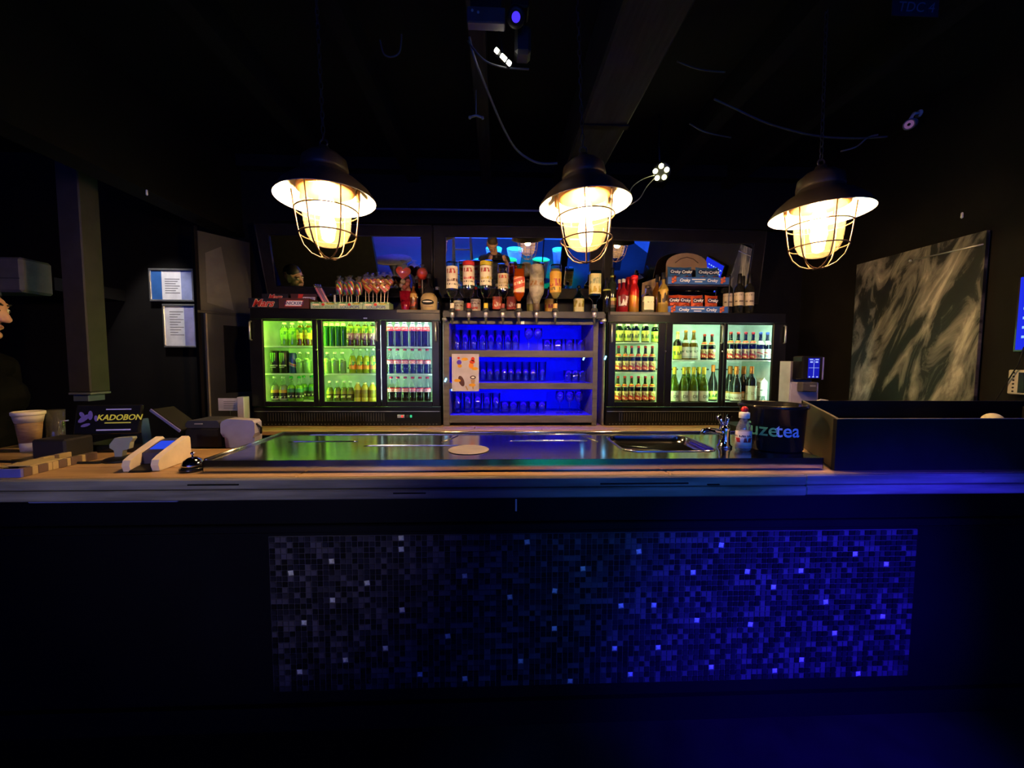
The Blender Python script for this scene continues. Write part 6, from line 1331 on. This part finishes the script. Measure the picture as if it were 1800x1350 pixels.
def hand(wr, dirv, palm, side, curl):
    """fingers: dirv along the palm, palm = palm normal, side = thumb side"""
    wr, d, n, s_ = Vector(wr), Vector(dirv).normalized(), Vector(palm).normalized(), Vector(side).normalized(); out = []
    for k in range(4): out.append((wr+s_*(.024-.016*k)+d*.015, wr+s_*(.030-.020*k)+d*.080, .014, .0115, 0))
    for k, L in enumerate((.070, .078, .072, .056)):
        b0 = wr+s_*(.032-.0213*k)+d*.088; a1 = curl*.5; p1 = b0+(d*math.cos(a1)+n*math.sin(a1))*L*.45; a2 = curl*1.1; p2 = p1+(d*math.cos(a2)+n*math.sin(a2))*L*.32; a3 = curl*1.5; p3 = p2+(d*math.cos(a3)+n*math.sin(a3))*L*.23
        out += [(b0, p1, .0092, .0086, 0), (p1, p2, .0086, .0078, 0), (p2, p3, .0078, .0068, 0)]
    t0 = wr+s_*.026+d*.028; t1 = t0+s_*.030+d*.026+n*.010; t2 = t1+s_*.006+d*.030+n*.012
    out += [(wr+d*.01, t0, .015, .014, 0), (t0, t1, .013, .0105, 0), (t1, t2, .0105, .0085, 0)]
    return out
def legs(hx, fx, dz=0):
    o = []
    for e in (-1, 1): o += [((e*.09, 0, .93), (e*.105, .015, .50), .088, .058, 2), ((e*.105, .015, .50), (e*.11, -.01, .10), .056, .040, 2), ((e*.11, -.03, .048), (e*.125, .13, .036), .045, .034, 3)]
    return o
# photographer: stands behind the camera, facing the bar (+y), both hands on the phone
sh = 1.42
torso = [((-.10, -.01, .96), (.10, -.01, .96), .115, .115, 1), ((-.10, 0, 1.10), (.10, 0, 1.10), .112, .112, 1), ((-.10, .01, 1.26), (.10, .01, 1.26), .120, .120, 1), ((-.15, -.005, 1.345), (.15, -.005, 1.345), .072, .072, 1), ((0, -.01, 1.38), (0, .02, 1.50), .062, .054, 0), ((0, 0, 1.2), (0, 0, 1.345), .12, .10, 1), ((-.07, -.01, 1.39), (.07, -.01, 1.39), .062, .062, 1)]
PB = Vector((-.03, -.36, 0))   # body origin in world
W = lambda x, y, z: tuple(Vector((x, y, z))-PB)
armL = [((-.20, -.005, 1.345), (-.255, .06, 1.16), .058, .046, 1), ((-.255, .06, 1.16), W(-.112, -.115, 1.385), .040, .027, 0)]
armR = [((.20, -.005, 1.345), (.265, .06, 1.16), .058, .046, 1), ((.265, .06, 1.16), W(.152, -.115, 1.385), .040, .027, 0)]
hL = hand(W(-.112, -.115, 1.385), (.05, .72, .45), (.95, -.05, .05), (.0, -.5, .8), .80)
hR = hand(W(.152, -.115, 1.385), (-.05, .72, .45), (-.95, -.05, .05), (.0, -.5, .8), .80)
person('man in a navy shirt photographing the bar, seen in the middle mirror', tuple(PB), 0, torso+armL+armR+legs(0, 0), hL+hR, (-.03, .045, 1.58), (.14, .80, -.52), hairb, [skin, shirt, jeans, shoe])
ph_ = thing('phone', 'dark phone held level in both hands by the photographer', 'phone', (.02, -.022, 1.455))
MB().bbox(-.076, .076, -.004, .004, -.037, .037, .003).build('body', blackgl, ph_); MB().bbox(-.035, -.002, .004, .0065, .0, .033, .002).build('camera_bump', PM('bump_grey', (.06, .06, .065), .3), ph_)
for (dx, dz) in ((-.027, .025), (-.027, .008), (-.010, .016)): MB().cyl((dx, .006, dz), (dx, .008, dz), .0065, n=12).build('lens', blackgl, ph_)
MB().box(-.072, .072, -.0045, -.0041, -.034, .034).build('screen', EM('phone_screen', (.25, .22, .3), .25), ph_)
# barman at the left end, facing right
caps2 = [((-.10, -.01, .96), (.10, -.01, .96), .115, .115, 1), ((-.10, 0, 1.12), (.10, 0, 1.12), .112, .112, 1), ((-.10, .01, 1.28), (.10, .01, 1.28), .118, .118, 1), ((-.15, -.005, 1.42), (.15, -.005, 1.42), .072, .072, 1), ((0, -.01, 1.46), (0, .02, 1.60), .060, .054, 0), ((0, 0, 1.2), (0, 0, 1.42), .12, .10, 1),
         ((-.20, 0, 1.42), (-.25, .0, 1.14), .058, .046, 1), ((-.25, 0, 1.14), (-.24, .06, .90), .040, .028, 0), ((.20, 0, 1.42), (.25, .0, 1.14), .058, .046, 1), ((.25, 0, 1.14), (.24, .06, .90), .040, .028, 0)]
h2 = hand((-.24, .06, .90), (.0, .2, -1), (1, 0, 0), (0, 1, .2), .5)+hand((.24, .06, .90), (.0, .2, -1), (-1, 0, 0), (0, 1, .2), .5)
person('dark-haired man in black at the far left edge, facing right', (-2.275, 1.73, 0), -PI/2+.42, caps2+legs(0, 0), h2, (0, .03, 1.665), (0, 1, -.12), hairk, [skin, PM('black_shirt', (.003, .003, .0035), .9, spec=.05), jeans, shoe])
